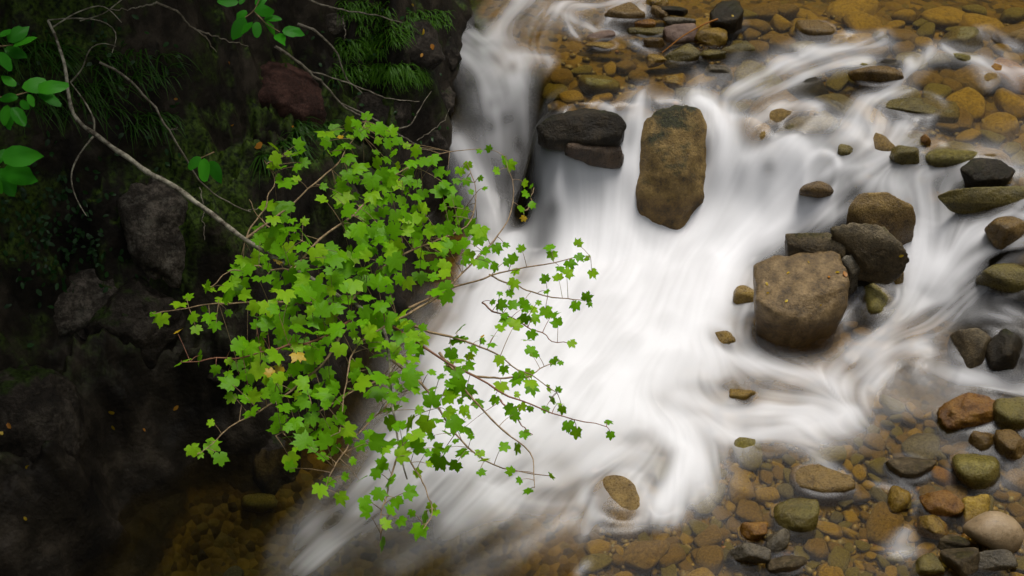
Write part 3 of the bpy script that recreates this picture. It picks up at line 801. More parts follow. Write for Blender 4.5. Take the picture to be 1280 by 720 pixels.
# px, py, width px, height px, material, seed, lift (share above the water), label, name
ROCKS = [
 (736,184,80,50,'wetbrown',30,.34,'brown wet rock face behind the falling water under the black ledge','rock',dict(p=14,amp=.06,nplanes=14)),
 (1026,236,54,30,'brown',31,.22,'small brown rock between white ribbons above the slate rock','rock',dict(p=8)),
 (948,168,44,46,'golden',32,.05,'golden brown rock under the curling veil right of the tall boulder','rock',dict(p=7)),
 (1008,160,74,30,'olive',33,.03,'olive brown rock under the arched veil at upper centre right','rock',dict(p=7)),
 (1064,188,30,20,'olive',34,.08,'little olive rock half lost in white water below the spilling rock','rock',dict(p=8)),
 (910,28,48,40,'dark',41,.7,'dark square stone with a yellow leaf at the far side of the top cluster','stone',dict(p=18)),
 (851,44,38,27,'pink',42,.7,'pinkish granite stone in the middle of the top cluster','stone',{}),
 (886,49,42,25,'golden',43,.6,'golden stone with an orange pine sprig right of the pink granite','stone',{}),
 (855,70,50,27,'olive',44,.6,'domed tan olive stone in front of the pink granite','stone',{}),
 (806,33,24,16,'rust',45,.7,'upright bright orange splinter of rock left of the pink granite','rock',dict(p=20)),
 (812,41,50,13,'olive',46,.5,'thin flat olive slab under the orange splinter','slab',dict(p=16)),
 (820,55,28,20,'brown',47,.5,'brown stone below the thin flat slab in the top cluster','stone',{}),
 (848,27,40,16,'grey',48,.6,'grey brown stone behind the pink granite','stone',{}),
 (845,15,36,16,'dark',49,.6,'low black stone at the back of the top cluster','stone',{}),
 (826,17,24,16,'brown',50,.5,'small brown stone left of the low black stone at the top','stone',{}),
 (780,22,50,32,'brown',51,.3,'smooth brown rock washed over by white water near the top','rock',{}),
 (820,4,34,18,'golden',52,.5,'golden brown stone at the top edge above the smooth washed rock','stone',{}),
 (752,46,34,15,'pink',53,.4,'pale pinkish stone just under the smooth washed rock','stone',{}),
 (757,58,48,11,'golden',54,.3,'thin golden slab below the pale pinkish stone','slab',{}),
 (823,75,26,16,'golden',55,.4,'small golden stone left of the domed tan stone','stone',{}),
 (890,69,32,16,'olive',56,.5,'olive slab with a dark hollow right of the domed tan stone','slab',{}),
 (898,88,34,18,'grey',57,.3,'grey wet stone breaking the riffle below the top cluster','stone',{}),
 (841,102,28,16,'golden',58,.3,'small yellow stone alone in the clear shallows below the top cluster','stone',{}),
 (924,62,40,20,'olive',59,.3,'olive stone right of the top cluster at the riffle edge','stone',{}),
 (1096,95,66,30,'brown',60,.6,'smooth ochre brown rock between two riffles at the upper right','rock',{}),
 (1112,79,32,10,'dark',61,.4,'thin dark slab behind the smooth ochre rock','slab',{}),
 (1150,138,90,36,'olive',62,.25,'broad olive rock with water spilling off its dark front edge','rock',dict(p=14)),
 (1132,196,42,30,'olive',63,.5,'round olive stone under the spilling rock','stone',{}),
 (1157,176,12,14,'rust',64,.8,'small orange stone above the round olive one','stone',{}),
 (1205,52,60,34,'olive',65,.1,'olive dome of rock under a glassy sheet of water at the upper right','rock',{}),
 (1022,42,48,30,'brown',66,.2,'reddish brown submerged rock above the long riffle','rock',{}),
 (1012,112,60,36,'dark',67,.1,'dark rock covered by the curling water right of the boulder','rock',{}),
 (1262,290,66,36,'brown',68,.55,'brown rough rock at the right edge below the flat slab','rock',{}),
 (1268,348,80,46,'olive',69,.45,'olive topped rock with a dark underside at the right edge','rock',{}),
 (1222,436,50,54,'slate',70,.5,'glistening grey green wet rock splashed by the right channel','rock',{}),
 (1258,440,50,60,'dark',71,.5,'black wet rock right of the glistening grey green one','rock',{}),
 (1219,514,84,36,'rust',72,.75,'rough orange brown flat rock at the lower right','rock',dict(amp=.07,freq=5)),
 (1196,530,38,32,'olive',73,.3,'olive angular stone against the left end of the rough orange rock','stone',{}),
 (1270,520,60,44,'olive',74,.5,'olive grey rock cut by the right edge beside the rough orange rock','rock',{}),
 (1240,668,84,54,'pale',75,.9,'large smooth pale tan stone lying dry at the lower right','stone',dict(p=4,amp=.01)),
 (1218,650,40,70,'golden',76,.3,'golden stone tucked under the pale tan stone','stone',{}),
 (1136,587,66,36,'slate',77,.5,'dark grey glistening stone left of the olive dome','stone',{}),
 (1228,592,74,62,'olive',78,.45,'smooth olive dome stone with a glinting wet side','stone',dict(p=4)),
 (1127,627,32,36,'golden',79,.7,'small golden brown egg shaped stone in the lower right shallows','stone',dict(p=4)),
 (1177,631,56,34,'rust',80,.6,'rusty red wet stone right of the golden egg shaped one','stone',{}),
 (1168,660,34,30,'golden',81,.4,'golden wedge stone below the rusty red one','stone',dict(p=18)),
 (1265,562,36,36,'brown',82,.5,'dark reddish stone right of the smooth olive dome','stone',{}),
 (1230,552,42,30,'brown',83,.45,'brown pink stone above the smooth olive dome','stone',{}),
 (992,651,58,46,'olive',84,.5,'olive green stone with pale scratches among the lower cobbles','stone',{}),
 (943,666,36,26,'rust',85,.6,'bright orange stone among the lower cobbles','stone',{}),
 (936,694,52,28,'grey',86,.7,'pale grey green block at the bottom edge below the orange stone','stone',dict(p=18)),
 (973,680,28,28,'grey',87,.6,'small grey stone right of the pale grey green block','stone',{}),
 (985,706,50,24,'slate',88,.5,'dark slate stone at the bottom edge right of the grey block','stone',{}),
 (775,645,88,96,'brown',89,.25,'large golden submerged boulder washed by the lower fan of white water','boulder',dict(p=4,nplanes=5,amp=.03)),
 (930,495,34,20,'golden',90,.25,'orange brown rock showing through the foam tail','rock',{}),
 (905,423,30,22,'golden',91,.25,'tan rock showing through foam left of the flat topped block','rock',{}),
 (1030,612,70,50,'brown',92,.15,'long brown submerged rock above the olive scratched stone','rock',{}),
 (1085,345,40,40,'dark',93,.4,'dark rock in the gap under the slate wedge','rock',{}),
 (1098,385,50,60,'olive',94,.15,'submerged greenish stone in the pool right of the flat topped block','stone',{}),
 (1122,348,14,36,'golden',95,.6,'narrow golden stone standing right of the slate wedge','stone',{}),
 (1245,700,46,26,'grey',96,.7,'blue grey flat stone under the pale tan stone','stone',dict(p=16)),
 (1200,704,44,34,'slate',97,.7,'grey stone at the bottom edge left of the blue grey flat one','stone',{}),
 (1190,680,36,22,'slate',98,.6,'thin dark slate chip left of the pale tan stone','stone',dict(p=20)),
 (1160,708,40,28,'olive',99,.6,'mottled olive stone at the bottom edge of the lower right shallows','stone',{}),
 (1246,227,40,16,'golden',100,.6,'narrow golden stone squeezed between the lens shaped rock and the flat slab','stone',{}),
 (930,372,30,40,'golden',101,.35,'golden rock at the left foot of the flat topped block','rock',{}),
]
halo = [(*at_h(846,232,.46)[:2], .25), (*at_h(1000,365,.25)[:2], .27), (*at_h(1098,318,.42)[:2], .15), (*at_h(1104,266,.58)[:2], .17), (*at_h(1234,218,.74)[:2], .14), (*at_h(1235,248,.66)[:2], .25)]
taken = [(*at_h(735,152,.85)[:2], .22), (*at_h(846,150,.85)[:2], .36), (*at_h(1000,350,.4)[:2], .3), (*at_h(1085,305,.5)[:2], .22), (*at_h(1100,260,.6)[:2], .2), (*at_h(1240,240,.7)[:2], .3), (*at_h(1234,212,.8)[:2], .2)]
for px, py, wp, hp, mt, sd, lift, lab, nm, kw in ROCKS:
    w3, tt = hit([px], [py + hp * (lift - 0.5) * .6])
    w3, tt = w3[0], tt[0]
    sx = wp * tt / FPX
    vis = hp * tt / FPX
    dy = min(max(vis * 1.1, .35 * sx), 1.15 * sx)
    dz = max(vis * .95, .3 * sx)
    if wp > 2.2 * hp: dz = vis * .8
    k = dict(sub=4); k.update(kw)
    me = rock_mesh(nm, (sx * 1.04, dy, dz), sd, M[mt], **k)
    o = new_obj(nm, me, None, (w3[0], w3[1] + dy * .1, w3[2] + dz * (lift - .55)))
    o.rotation_euler = (random.uniform(-.12, .12), random.uniform(-.12, .12), random.uniform(-.25, .25))
    tag(o, lab, 'rock' if 'rock' in nm or 'boulder' in nm else 'stone')
    taken.append((w3[0], w3[1], max(sx, dy) * .45))
    if lift > .1 and wp > 45: halo.append((w3[0], w3[1] + dy * .1, .5 * math.sqrt(sx * dy)))


# water heaps up and froths where it meets the rocks
for hx, hy, hr in halo:
    ws = window(hx - hr * 2.2, hx + hr * 2.2, hy - hr * 2.2, hy + hr * 2.2)
    q = np.hypot(GX[ws] - hx, (GY[ws] - hy) * 1.15) / hr
    if q.size == 0: continue
    loc = float(np.clip(F[ws].mean() * 1.6, 0, 1))
    ring = np.exp(-((q - .98) / .20) ** 2) * (.75 + .35 * T1[ws] + .3 * STREAK[ws])
    FOAM[ws] = np.clip(FOAM[ws] + np.clip(ring, 0, 1.2) * (.05 + .42 * loc) * (1 - FOAM[ws]), 0, 1)
    W[ws] += .018 * loc * np.exp(-((q - .9) / .25) ** 2)
wx = axis(-9, 8, gx, X0, X1, 0.2); wy = axis(1.6, 16, gy, Y0, Y1, 0.2)
QX, QY = np.meshgrid(wx, wy)
QD = np.clip(bilin(W, QX, QY) - bilin(TZ, QX, QY, X0, Y0, TD), 0, 1)
QW, QF, QL = bilin(W, QX, QY), bilin(FOAM, QX, QY), bilin(STREAK * np.clip(F * 4 - .2, 0, 1) + .4 * L3 * (1 - np.clip(F * 4 - .2, 0, 1)), QX, QY)
s_w, _ = bank_dist(QX, QY)
fc = grid_faces(*QX.shape)
keep = (s_w < 0.35)
keep = keep[:-1, :-1] & keep[1:, 1:]
fc = fc[keep].reshape(-1, 4)
used = np.unique(fc)
remap = np.zeros(QX.size, np.int32); remap[used] = np.arange(len(used))
V = np.stack([QX, QY, QW], -1).reshape(-1, 3)[used]
me = mesh_np('stream_water', V, remap[fc], M['water'], True, {'foam': QF.ravel()[used], 'depth': QD.ravel()[used], 'streak': QL.ravel()[used] * .25 + .5})
tag(new_obj('stream_water', me), 'clear brown stream water breaking into silky white falls', None, None, 'structure')

# rocks of the left bank: px, py, w, h
BROCKS = [
 (205,285,110,170,'bankpale',201,'pale fissured rock face with lichen under the lichened limb',dict(p=16,amp=.07,nplanes=14,layered=.03),.25),
 (95,385,190,90,'bankpale',202,'wide cracked grey rock shelf at the left edge below the ivy',dict(p=16,amp=.06,nplanes=12,layered=.03),.2),
 (170,410,130,110,'bank',203,'dark angular rock below the pale fissured face',dict(p=18,amp=.05,nplanes=12),.2),
 (45,530,130,180,'bank',204,'big rounded dark boulder at the lower left edge',dict(p=8,amp=.04),.25),
 (335,455,170,80,'bank',205,'low dark mossy shelf by the water behind the maple leaves',dict(p=12,amp=.04),.2),
 (345,115,120,90,'red',206,'reddish brown broken rock outcrop at the upper left',dict(p=16,amp=.06,nplanes=12,layered=.02),.2),
 (412,28,52,30,'bankpale',207,'pale lichened stone poking from the grass at the top',dict(p=16),.5),
 (480,150,90,70,'bank',208,'mossy dark rock beneath the overhanging grass beside the chute',dict(p=10,amp=.04),.15),
 (562,66,34,40,'bank',221,'small dark rock jutting into the top of the chute from the bank',{},.3),
 (556,128,40,44,'bank',222,'dark broken rock at the middle of the chute bank',{},.3),
 (540,186,44,40,'bank',223,'dark rock at the foot of the chute bank behind the thin left stream',{},.3),
 (345,590,70,100,'bank',210,'dark slab edge dipping into the pool at the lower left',dict(p=18,amp=.03),.1),
 (520,60,80,90,'bank',212,'dark brown rock wall beside the top of the chute',dict(p=12,amp=.05),.1),
]
for px, py, wp, hp, mt, sd, lab, kw, out in BROCKS:
    w3, tt = hit_ground([px], [py]); w3, tt = w3[0], tt[0]
    sx, vis = wp * tt / FPX, hp * tt / FPX
    dy = .7 * min(sx, vis)
    k = dict(sub=5); k.update(kw); k.update(nplanes=22, p=28, amp=.085, freq=2.6, layered=.03)
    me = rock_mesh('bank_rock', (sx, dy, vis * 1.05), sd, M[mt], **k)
    o = new_obj('bank_rock', me, None, (w3[0] - .12 * dy, w3[1] + .15 * dy, w3[2] - dy * .12))
    o.rotation_euler = (R(-30), random.uniform(-.15, .15), R(20))
    tag(o, lab, 'rock')

# ------------------------------------------------------------------ cobbles on the bed
COB = {}
CLAB = {'golden': 'golden cobble among others on the clear shallow stream bed', 'olive': 'olive cobble among others on the clear shallow stream bed', 'brown': 'brown cobble among others on the clear shallow stream bed',
        'grey': 'grey cobble among others on the clear shallow stream bed', 'rust': 'rusty orange cobble among others on the clear shallow stream bed'}
for c in CLAB:
    for k in range(4):
        COB[c, k] = rock_mesh('cobble', (1, random.uniform(.65, .9), random.uniform(.4, .6)), 300 + k + 10 * len(COB), M[c], sub=3, p=random.choice([5, 7, 10, 14]), nplanes=8, amp=.03)
REG = [([(740,560),(900,560),(1080,540),(1280,540),(1280,720),(740,720)], 190, (20, 62)),
       ([(695,80),(780,60),(900,0),(1280,0),(1280,230),(1160,230),(1100,160),(900,118),(690,150)], 105, (28, 80)),
       ([(1060,360),(1130,360),(1110,440),(1060,430)], 8, (14, 30)), ([(170,600),(330,580),(340,720),(160,720)], 4, (24, 50)), ([(1080,490),(1280,500),(1280,560),(1060,560)], 22, (18, 36))]

def inside(px, py, poly):
    c = False
    j = len(poly) - 1
    for i in range(len(poly)):
        if (poly[i][1] > py) != (poly[j][1] > py) and px < (poly[j][0] - poly[i][0]) * (py - poly[i][1]) / (poly[j][1] - poly[i][1]) + poly[i][0]:
            c = not c
        j = i
    return c

for poly, cnt, (s0, s1) in REG:
    xs = [p[0] for p in poly]; ys = [p[1] for p in poly]
    got = 0
    for tr_ in range(cnt * 30):
        if got >= cnt: break
        px, py = random.uniform(min(xs), max(xs)), random.uniform(min(ys), max(ys))
        if not inside(px, py, poly): continue
        w3, tt = hit([px], [py]); w3, tt = w3[0], tt[0]
        if bilin(FOAM, w3[0], w3[1]) > .33: continue
        size = (s0 + (s1 - s0) * random.random() ** 2) * tt / FPX
        if any((w3[0] - a) ** 2 + (w3[1] - b) ** 2 < (r * .75 + size * .30) ** 2 for a, b, r in taken): continue
        taken.append((w3[0], w3[1], size * .45))
        c = random.choices(['golden', 'olive', 'brown', 'grey', 'rust'], [30, 27, 31, 10, 2])[0]
        cm = COB[c, random.randrange(4)]
        szz = size * random.uniform(.8, 1.2)
        hz = max(v.co.z for v in cm.vertices) * szz
        cz = min(float(ground_z(w3[0], w3[1])) + size * .12, w3[2] - hz + (.02 if random.random() < .04 else -.015))
        o = new_obj('cobble', cm, None, (w3[0], w3[1], cz))
        o.scale = (size, size * random.uniform(.8, 1.1), szz)
        o.rotation_euler = (random.uniform(-.25, .25), random.uniform(-.25, .25), random.uniform(0, 6.28))
        tag(o, CLAB[c], 'cobble', {'golden': 'golden', 'olive': 'olive', 'brown': 'brown', 'grey': 'grey', 'rust': 'rusty orange'}[c] + ' cobbles on the shallow stream bed')
        got += 1

def gravel_mesh(n):
    V0, F0 = ICO[1]
    VV, FF, k = [], [], 0
    tries = 0
    while k < n and tries < n * 6:
        tries += 1
        poly = REG[0][0] if random.random() < .6 else REG[1][0]
        px, py = random.uniform(min(p[0] for p in poly), max(p[0] for p in poly)), random.uniform(min(p[1] for p in poly), max(p[1] for p in poly))
        VV.append((px, py)); k += 1
    P = np.array(VV)
    w3, tt = hit(P[:, 0], P[:, 1])
    gz = ground_z(w3[:, 0], w3[:, 1])
    r = np.random.default_rng(5)
    VV, tone = [], []
    for k in range(len(P)):
        s = r.uniform(.010, .032)
        Q = V0 * (1 + .18 * r.standard_normal((len(V0), 1))) * np.array([s, s * r.uniform(.6, 1), s * r.uniform(.4, .7)])
        a = r.uniform(0, 6.28); ca, sa = math.cos(a), math.sin(a)
        Q = np.stack([Q[:, 0] * ca - Q[:, 1] * sa, Q[:, 0] * sa + Q[:, 1] * ca, Q[:, 2]], -1)
        VV.append(Q + np.array([w3[k, 0], w3[k, 1], gz[k] + s * .3])); tone.append(np.full(len(V0), r.random()))
        FF.append(F0 + k * len(V0))
    m, nt, out = nodes('gravel')
    at = N(nt, 'Attribute', attribute_name='tone')
    cr = ramp(nt, at.outputs['Fac'], [(0, (.05, .03, .007)), (.3, (.20, .125, .022)), (.55, (.13, .095, .022)), (.75, (.30, .20, .05)), (.9, (.16, .14, .11)), (1, (.30, .13, .04))])
    tc = N(nt, 'TexCoord'); nz = N(nt, 'TexNoise', Scale=60.0, Detail=4.0); nt.links.new(tc.outputs['Object'], nz.inputs['Vector'])
    mu = N(nt, 'Mix', data_type='RGBA', blend_type='MULTIPLY'); mu.inputs[0].default_value = .8
    gr = ramp(nt, nz.outputs['Fac'], [(.3, (.5, .5, .5)), (.7, (1.2, 1.2, 1.2))])
    nt.links.new(cr.outputs[0], mu.inputs[6]); nt.links.new(gr.outputs[0], mu.inputs[7])
    b = N(nt, 'BsdfPrincipled', Roughness=.45); nt.links.new(mu.outputs[2], b.inputs['Base Color']); nt.links.new(b.outputs[0], out.inputs[0])
    return mesh_np('gravel', np.vstack(VV), np.vstack(FF), m, True, {'tone': np.concatenate(tone)})
tag(new_obj('gravel', gravel_mesh(1900)), 'loose brown gravel scattered over the shallow stream bed', 'gravel', None, 'stuff')

# ------------------------------------------------------------------ tubes
def smooth_path(P, n):
    P = np.asarray(P, float)
    d = np.concatenate([[0], np.cumsum(np.linalg.norm(np.diff(P, axis=0), axis=1))])
    q = np.linspace(0, d[-1], n)
    Q = np.stack([np.interp(q, d, P[:, k]) for k in range(P.shape[1])], -1)
    for _ in range(3):
        Q[1:-1] = .25 * Q[:-2] + .5 * Q[1:-1] + .25 * Q[2:]
    return Q

class Tubes:
    def __init__(self): self.V, self.F, self.n = [], [], 0
    def add(self, P, r0, r1, sides=6, wob=0.0):
        P = np.asarray(P, float)
        T = np.gradient(P, axis=0); T /= np.linalg.norm(T, axis=1)[:, None] + 1e-9
        up = np.array([.3, .2, .93])
        A = np.cross(T, up); A /= np.linalg.norm(A, axis=1)[:, None] + 1e-9
        B = np.cross(T, A)
        R_ = np.linspace(r0, r1, len(P)) * (1 + wob * rng.standard_normal(len(P)))
        ang = np.linspace(0, 2 * math.pi, sides, endpoint=False)
        ring = P[:, None] + R_[:, None, None] * (np.cos(ang)[None, :, None] * A[:, None] + np.sin(ang)[None, :, None] * B[:, None])
        m = len(P)
        self.V.append(ring.reshape(-1, 3))
        i = np.arange(m * sides).reshape(m, sides) + self.n
        j = np.roll(i, -1, axis=1)
        self.F.append(np.stack([i[:-1], j[:-1], j[1:], i[1:]], -1).reshape(-1, 4))
        self.n += m * sides
    def build(self, name, mat, parent=None, origin=None):
        V = np.vstack(self.V)
        o0 = np.zeros(3) if origin is None else np.asarray(origin)
        return new_obj(name, mesh_np(name, V - o0, np.vstack(self.F), mat), parent)

# ------------------------------------------------------------------ leaves
half = [(0,1.0),(7,.84),(15,.80),(19,.70),(27,.60),(34,.72),(41,.76),(49,.96),(56,.80),(65,.74),(76,.56),(90,.62),(104,.72),(116,.58),(140,.50),(163,.42),(180,.16)]
MAPLE = [(r * math.sin(R(a)), r * math.cos(R(a))) for a, r in half] + [(-r * math.sin(R(a)), r * math.cos(R(a))) for a, r in half[-2:0:-1]]
OVAL = [(0,1.0),(.16,.86),(.30,.62),(.37,.36),(.34,.08),(.22,-.18),(.0,-.32),(-.22,-.18),(-.34,.08),(-.37,.36),(-.30,.62),(-.16,.86)]

class Leaves:
    def __init__(self): self.V, self.F, self.T, self.n = [], [], [], 0
    def add(self, c, tipdir, normal, size, tone, outline=MAPLE, curl=.18, fold=.14):
        n = np.asarray(normal, float); n /= np.linalg.norm(n)
        y = np.asarray(tipdir, float); y = y - n * (y @ n); y /= np.linalg.norm(y) + 1e-9
        x = np.cross(y, n)
        O = np.array(outline) * (1 + .06 * rng.standard_normal((len(outline), 1)))
        O[:, 0] *= rng.uniform(.88, 1.1)
        # inner ring and centre
        pts = np.vstack([[[0, 0.02]], O * .5, O])
        r2 = pts[:, 0] ** 2 + pts[:, 1] ** 2
        z = -curl * r2 * rng.uniform(.2, 1.6) + fold * np.abs(pts[:, 0]) * rng.uniform(.2, 1.4) + .05 * np.sin(pts[:, 0] * 9 + rng.uniform(0, 6)) * np.sqrt(r2) * .7
        s = size * .56
        P = np.asarray(c)[None] + s * (pts[:, :1] * x + pts[:, 1:2] * y + z[:, None] * n)
        m = len(O)
        a = np.arange(m); b = np.roll(a, -1)
        f1 = np.stack([np.zeros(m, int), 1 + a, 1 + b], -1)
        f2 = np.stack([1 + a, 1 + m + a, 1 + m + b], -1); f3 = np.stack([1 + a, 1 + m + b, 1 + b], -1)
        self.V.append(P); self.F.append(np.vstack([f1, f2, f3]) + self.n); self.T.append(np.full(len(P), tone))
        self.n += len(P)
    def build(self, name, mat, parent=None, origin=None):
        o0 = np.zeros(3) if origin is None else np.asarray(origin)
        return new_obj(name, mesh_np(name, np.vstack(self.V) - o0, np.vstack(self.F), mat, True, {'tone': np.concatenate(self.T)}), parent)

M['maple'] = leaf_mat('maple_leaf', (.15, .40, .006), (.28, .50, .012), .30, .12)
M['oval'] = leaf_mat('broad_leaf', (.035, .25, .010), (.07, .36, .015), .4, .12)
M['yellow'] = leaf_mat('yellow_leaf', (.62, .42, .02), (.75, .55, .05), .4)
M['orange'] = leaf_mat('orange_leaf', (.55, .22, .02), (.65, .32, .04), .4)
M['bark'] = bark_mat('lichened_bark', (.06, .045, .028), (.40, .37, .27), 20)
M['twig'] = bark_mat('twig_bark', (.16, .10, .045), (.36, .25, .13), 40)
M['redtwig'] = bark_mat('red_twig', (.16, .06, .03), (.28, .12, .06), 40)
M['greytwig'] = bark_mat('bare_twig', (.07, .055, .033), (.26, .23, .17), 30)

def canopy_h(px, py):
    return 1.80 - .55 * (np.asarray(py, float) - 150) / 530 - .40 * np.clip((np.asarray(px, float) - 450) / 300, 0, 1)

def cpt(px, py, dh=0.0):
    return at_h(px, py, canopy_h(px, py) + dh)

LIMB0 = [(60,25),(76,58),(84,100),(90,145),(120,170),(175,210),(220,235),(270,270),(306,300)]
LIMB1 = [(306,300),(370,338),(440,378),(480,405),(489,450),(490,500),(500,560),(508,600)]
TW = [
 [(306,300),(360,262),(410,215),(445,172),(458,152)],
 [(370,338),(400,300),(450,260),(500,215),(545,190),(600,185)],
 [(306,300),(330,260),(345,225),(330,200)],
 [(440,378),(480,330),(540,300),(590,285),(600,240),(585,205)],
 [(480,405),(550,372),(602,318),(640,272),(648,245),(640,215),(632,195)],
 [(648,262),(660,262),(668,235)],
 [(510,385),(580,352),(640,336),(690,330),(722,320),(738,322)],
 [(610,342),(650,362),(690,372),(740,375)],
 [(480,405),(520,420),(560,455),(610,480),(660,505),(710,525),(760,535)],
 [(520,408),(570,420),(620,440),(660,470),(695,490)],
 [(600,378),(650,402),(690,425),(715,432)],
 [(560,455),(600,470),(650,475),(690,455),(700,450)],
 [(550,440),(590,500),(630,540),(665,560),(668,610)],
 [(625,500),(645,520),(665,545)],
 [(490,450),(530,480),(560,530),(590,570),(640,590),(688,594)],
 [(490,500),(450,540),(420,580),(405,612)],
 [(500,560),(530,600),(540,640),(528,660)],
 [(500,560),(480,620),(476,680)],
 [(440,378),(400,380),(340,375),(280,380),(230,384),(190,393)],
 [(370,338),(330,335),(290,335),(262,360)],
 [(440,400),(390,430),(330,440),(280,450),(228,452)],
 [(440,400),(400,460),(350,500),(310,520),(278,545),(245,568)],
 [(490,470),(440,490),(390,520),(345,545)],
 [(480,405),(440,440),(430,490),(425,540)],
 [(400,320),(380,300),(340,290),(310,250)],
]
SPARSE = [(585,205),(600,188),(612,187),(630,200),(637,205),(622,214),(575,212),(583,225),(600,222),(570,225),(655,228),(665,232),(658,242),(664,255),(650,260),(655,272),(605,235),(590,240),(560,215),
 (580,325),(605,313),(620,308),(631,306),(652,312),(688,310),(690,317),(722,305),(723,320),(735,323),(712,328),(700,335),(709,342),(698,348),(740,340),(617,332),(632,327),(642,325),(645,338),(643,352),(682,350),(683,364),(625,366),(637,365),(615,377),(625,380),(639,381),(655,377),(656,386),(665,387),(672,378),(682,387),(690,395),(697,405),(657,397),(667,397),(630,393),(634,399),(643,407),(664,416),(659,425),(714,428),(663,440),(671,443),(603,420),(617,420),(624,410),(602,426),(614,430),(573,412),(568,425),(580,423),(590,435),(586,444),(584,457),(625,448),(630,460),(692,450),(700,453),(648,468),(662,465),(663,477),(720,380),(733,373),(737,379),
 (626,481),(647,474),(664,484),(645,493),(619,498),(640,510),(652,507),(663,510),(685,485),(698,488),(690,498),(697,505),(682,510),(703,510),(642,519),(655,541),(710,530),(721,538),(759,527),(763,542),(628,558),(646,558),(639,590),(650,600),(662,613),(688,594),
 (550,470),(570,465),(560,480),(575,500),(580,510),(585,520),(560,515),(548,525),(555,540),(570,550),(580,565),(600,565),(570,580),(545,560),(603,575),(590,545),(560,560),(600,590),
 (420,560),(450,555),(480,560),(410,600),(430,595),(425,620),(450,600),(470,590),(480,580),(500,570),(455,625),(475,615),(490,600),(495,625),(510,615),(540,632),(530,645),(525,660),(488,640),(480,655),(478,678),(500,650),(515,640),(545,640),(520,590),(535,580),(405,570),(440,575),(400,610),(460,640),(395,540),(520,560),(540,545),
 (190,393),(202,396),(225,380),(240,395),(255,385),(245,410),(260,360),(275,375),(222,415),(228,452),(250,445),(270,460),(262,395),(265,528),(240,560),(250,567),(275,570),(262,555),(290,495),(310,485),(330,492),(345,500),(300,470),(258,356),(234,372),(270,405),(285,390),(285,450),(362,572),(370,560),(362,585)]
DENSE = [([(300,215),(345,185),(400,160),(450,140),(490,165),(540,195),(565,240),(600,280),(605,330),(565,375),(545,420),(520,455),(480,450),(440,440),(400,440),(380,470),(340,470),(290,440),(270,400),(285,340),(325,300),(335,250)], 10.0),
         ([(280,450),(400,450),(430,500),(440,550),(390,560),(335,545),(290,490)], 12), ([(430,430),(560,430),(600,480),(590,540),(540,590),(470,560),(440,500)], 13)]
cand = [(x, y, .72 if x > 560 else .82) for x, y in SPARSE]
for poly, sp in DENSE:
    xs = [p[0] for p in poly]; ys = [p[1] for p in poly]
    for _ in range(4200):
        x, y = random.uniform(min(xs), max(xs)), random.uniform(min(ys), max(ys))
        if not inside(x, y, poly): continue
        # a few gaps where the dark water shows through
        if ((x - 495) / 62) ** 2 + ((y - 372) / 20) ** 2 < 1 and random.random() < .9: continue
        if ((x - 435) / 30) ** 2 + ((y - 440) / 22) ** 2 < 1 and random.random() < .9: continue
        if vnoise(x / 30, y / 30, 0, 4) < -.35: continue
        if any((x - a) ** 2 + (y - b) ** 2 < sp ** 2 for a, b, _s in cand): continue
        cand.append((x, y, 1.0))

root_p = cpt(306, 300)
maple = empty('maple_branch', root_p)
tag(maple, 'leafy green maple branch on a lichened limb reaching over the white water', 'branch')
hits_l, tl = hit_ground([p[0] for p in LIMB0], [p[1] for p in LIMB0])
d_end = float(project(root_p)[2])
d_lim = np.linspace(min(tl[0] - .25, d_end + .5), d_end, len(LIMB0))
limb_a = np.array([at_d(p[0], p[1], d) for p, d in zip(LIMB0, d_lim)])
limb_b = np.array([cpt(*p, -.10) for p in LIMB1])
tb = Tubes()
P0 = smooth_path(np.vstack([limb_a, limb_b[1:]]), 70)
nl = len(P0)
P0 = P0 + .006 * np.stack([fbm(np.arange(nl) * .3, 0, k * 9, 2, 60 + k) for k in range(3)], -1)
tb.add(P0[:24], .006, .0125, 8, .07); tb.add(P0[23:45], .0125, .009, 8, .08); tb.add(P0[44:], .010, .003, 8, .05)
for path, r0 in (([(117,170),(119,150),(105,125),(88,103)],.006),([(117,170),(100,190),(86,218),(94,248),(108,270)],.005),([(88,103),(105,85),(110,60),(128,52),(145,58)],.004),([(60,25),(95,22),(130,25),(150,40),(140,66)],.004),([(66,34),(95,15),(130,4),(152,28)],.004),([(100,26),(130,18),(145,5),(165,-10)],.003)):
    d0 = np.interp(path[0][0], [60, 306], [d_lim[0], d_end])
    tb.add(smooth_path([at_d(p[0], p[1], d0 - .02 * k) for k, p in enumerate(path)], 14), r0, .002, 5, .08)
tb.build('limb', M['bark'], maple, root_p)
twigs = []
for k, path in enumerate(TW):
    T = smooth_path(np.array([cpt(p[0], p[1], -.05 + .03 * math.sin(k * 1.7) + .015 * i) for i, p in enumerate(path)]), 22)
    T = T + .012 * np.stack([fbm(np.arange(22) * .35, k * 3.1, j * 9, 2, 70 + j) for j in range(3)], -1)
    twigs.append(T)
AT = np.vstack(twigs); AI = np.repeat(np.arange(len(twigs)), 22)
lv = [Leaves() for _ in twigs]; ylv = Leaves(); pet = [Tubes() for _ in twigs]
used_y = 0
YEL = [(220,415),(348,332),(410,330),(640,308),(655,275),(600,418),(430,168),(460,185),(368,442),(335,462),(345,460)]
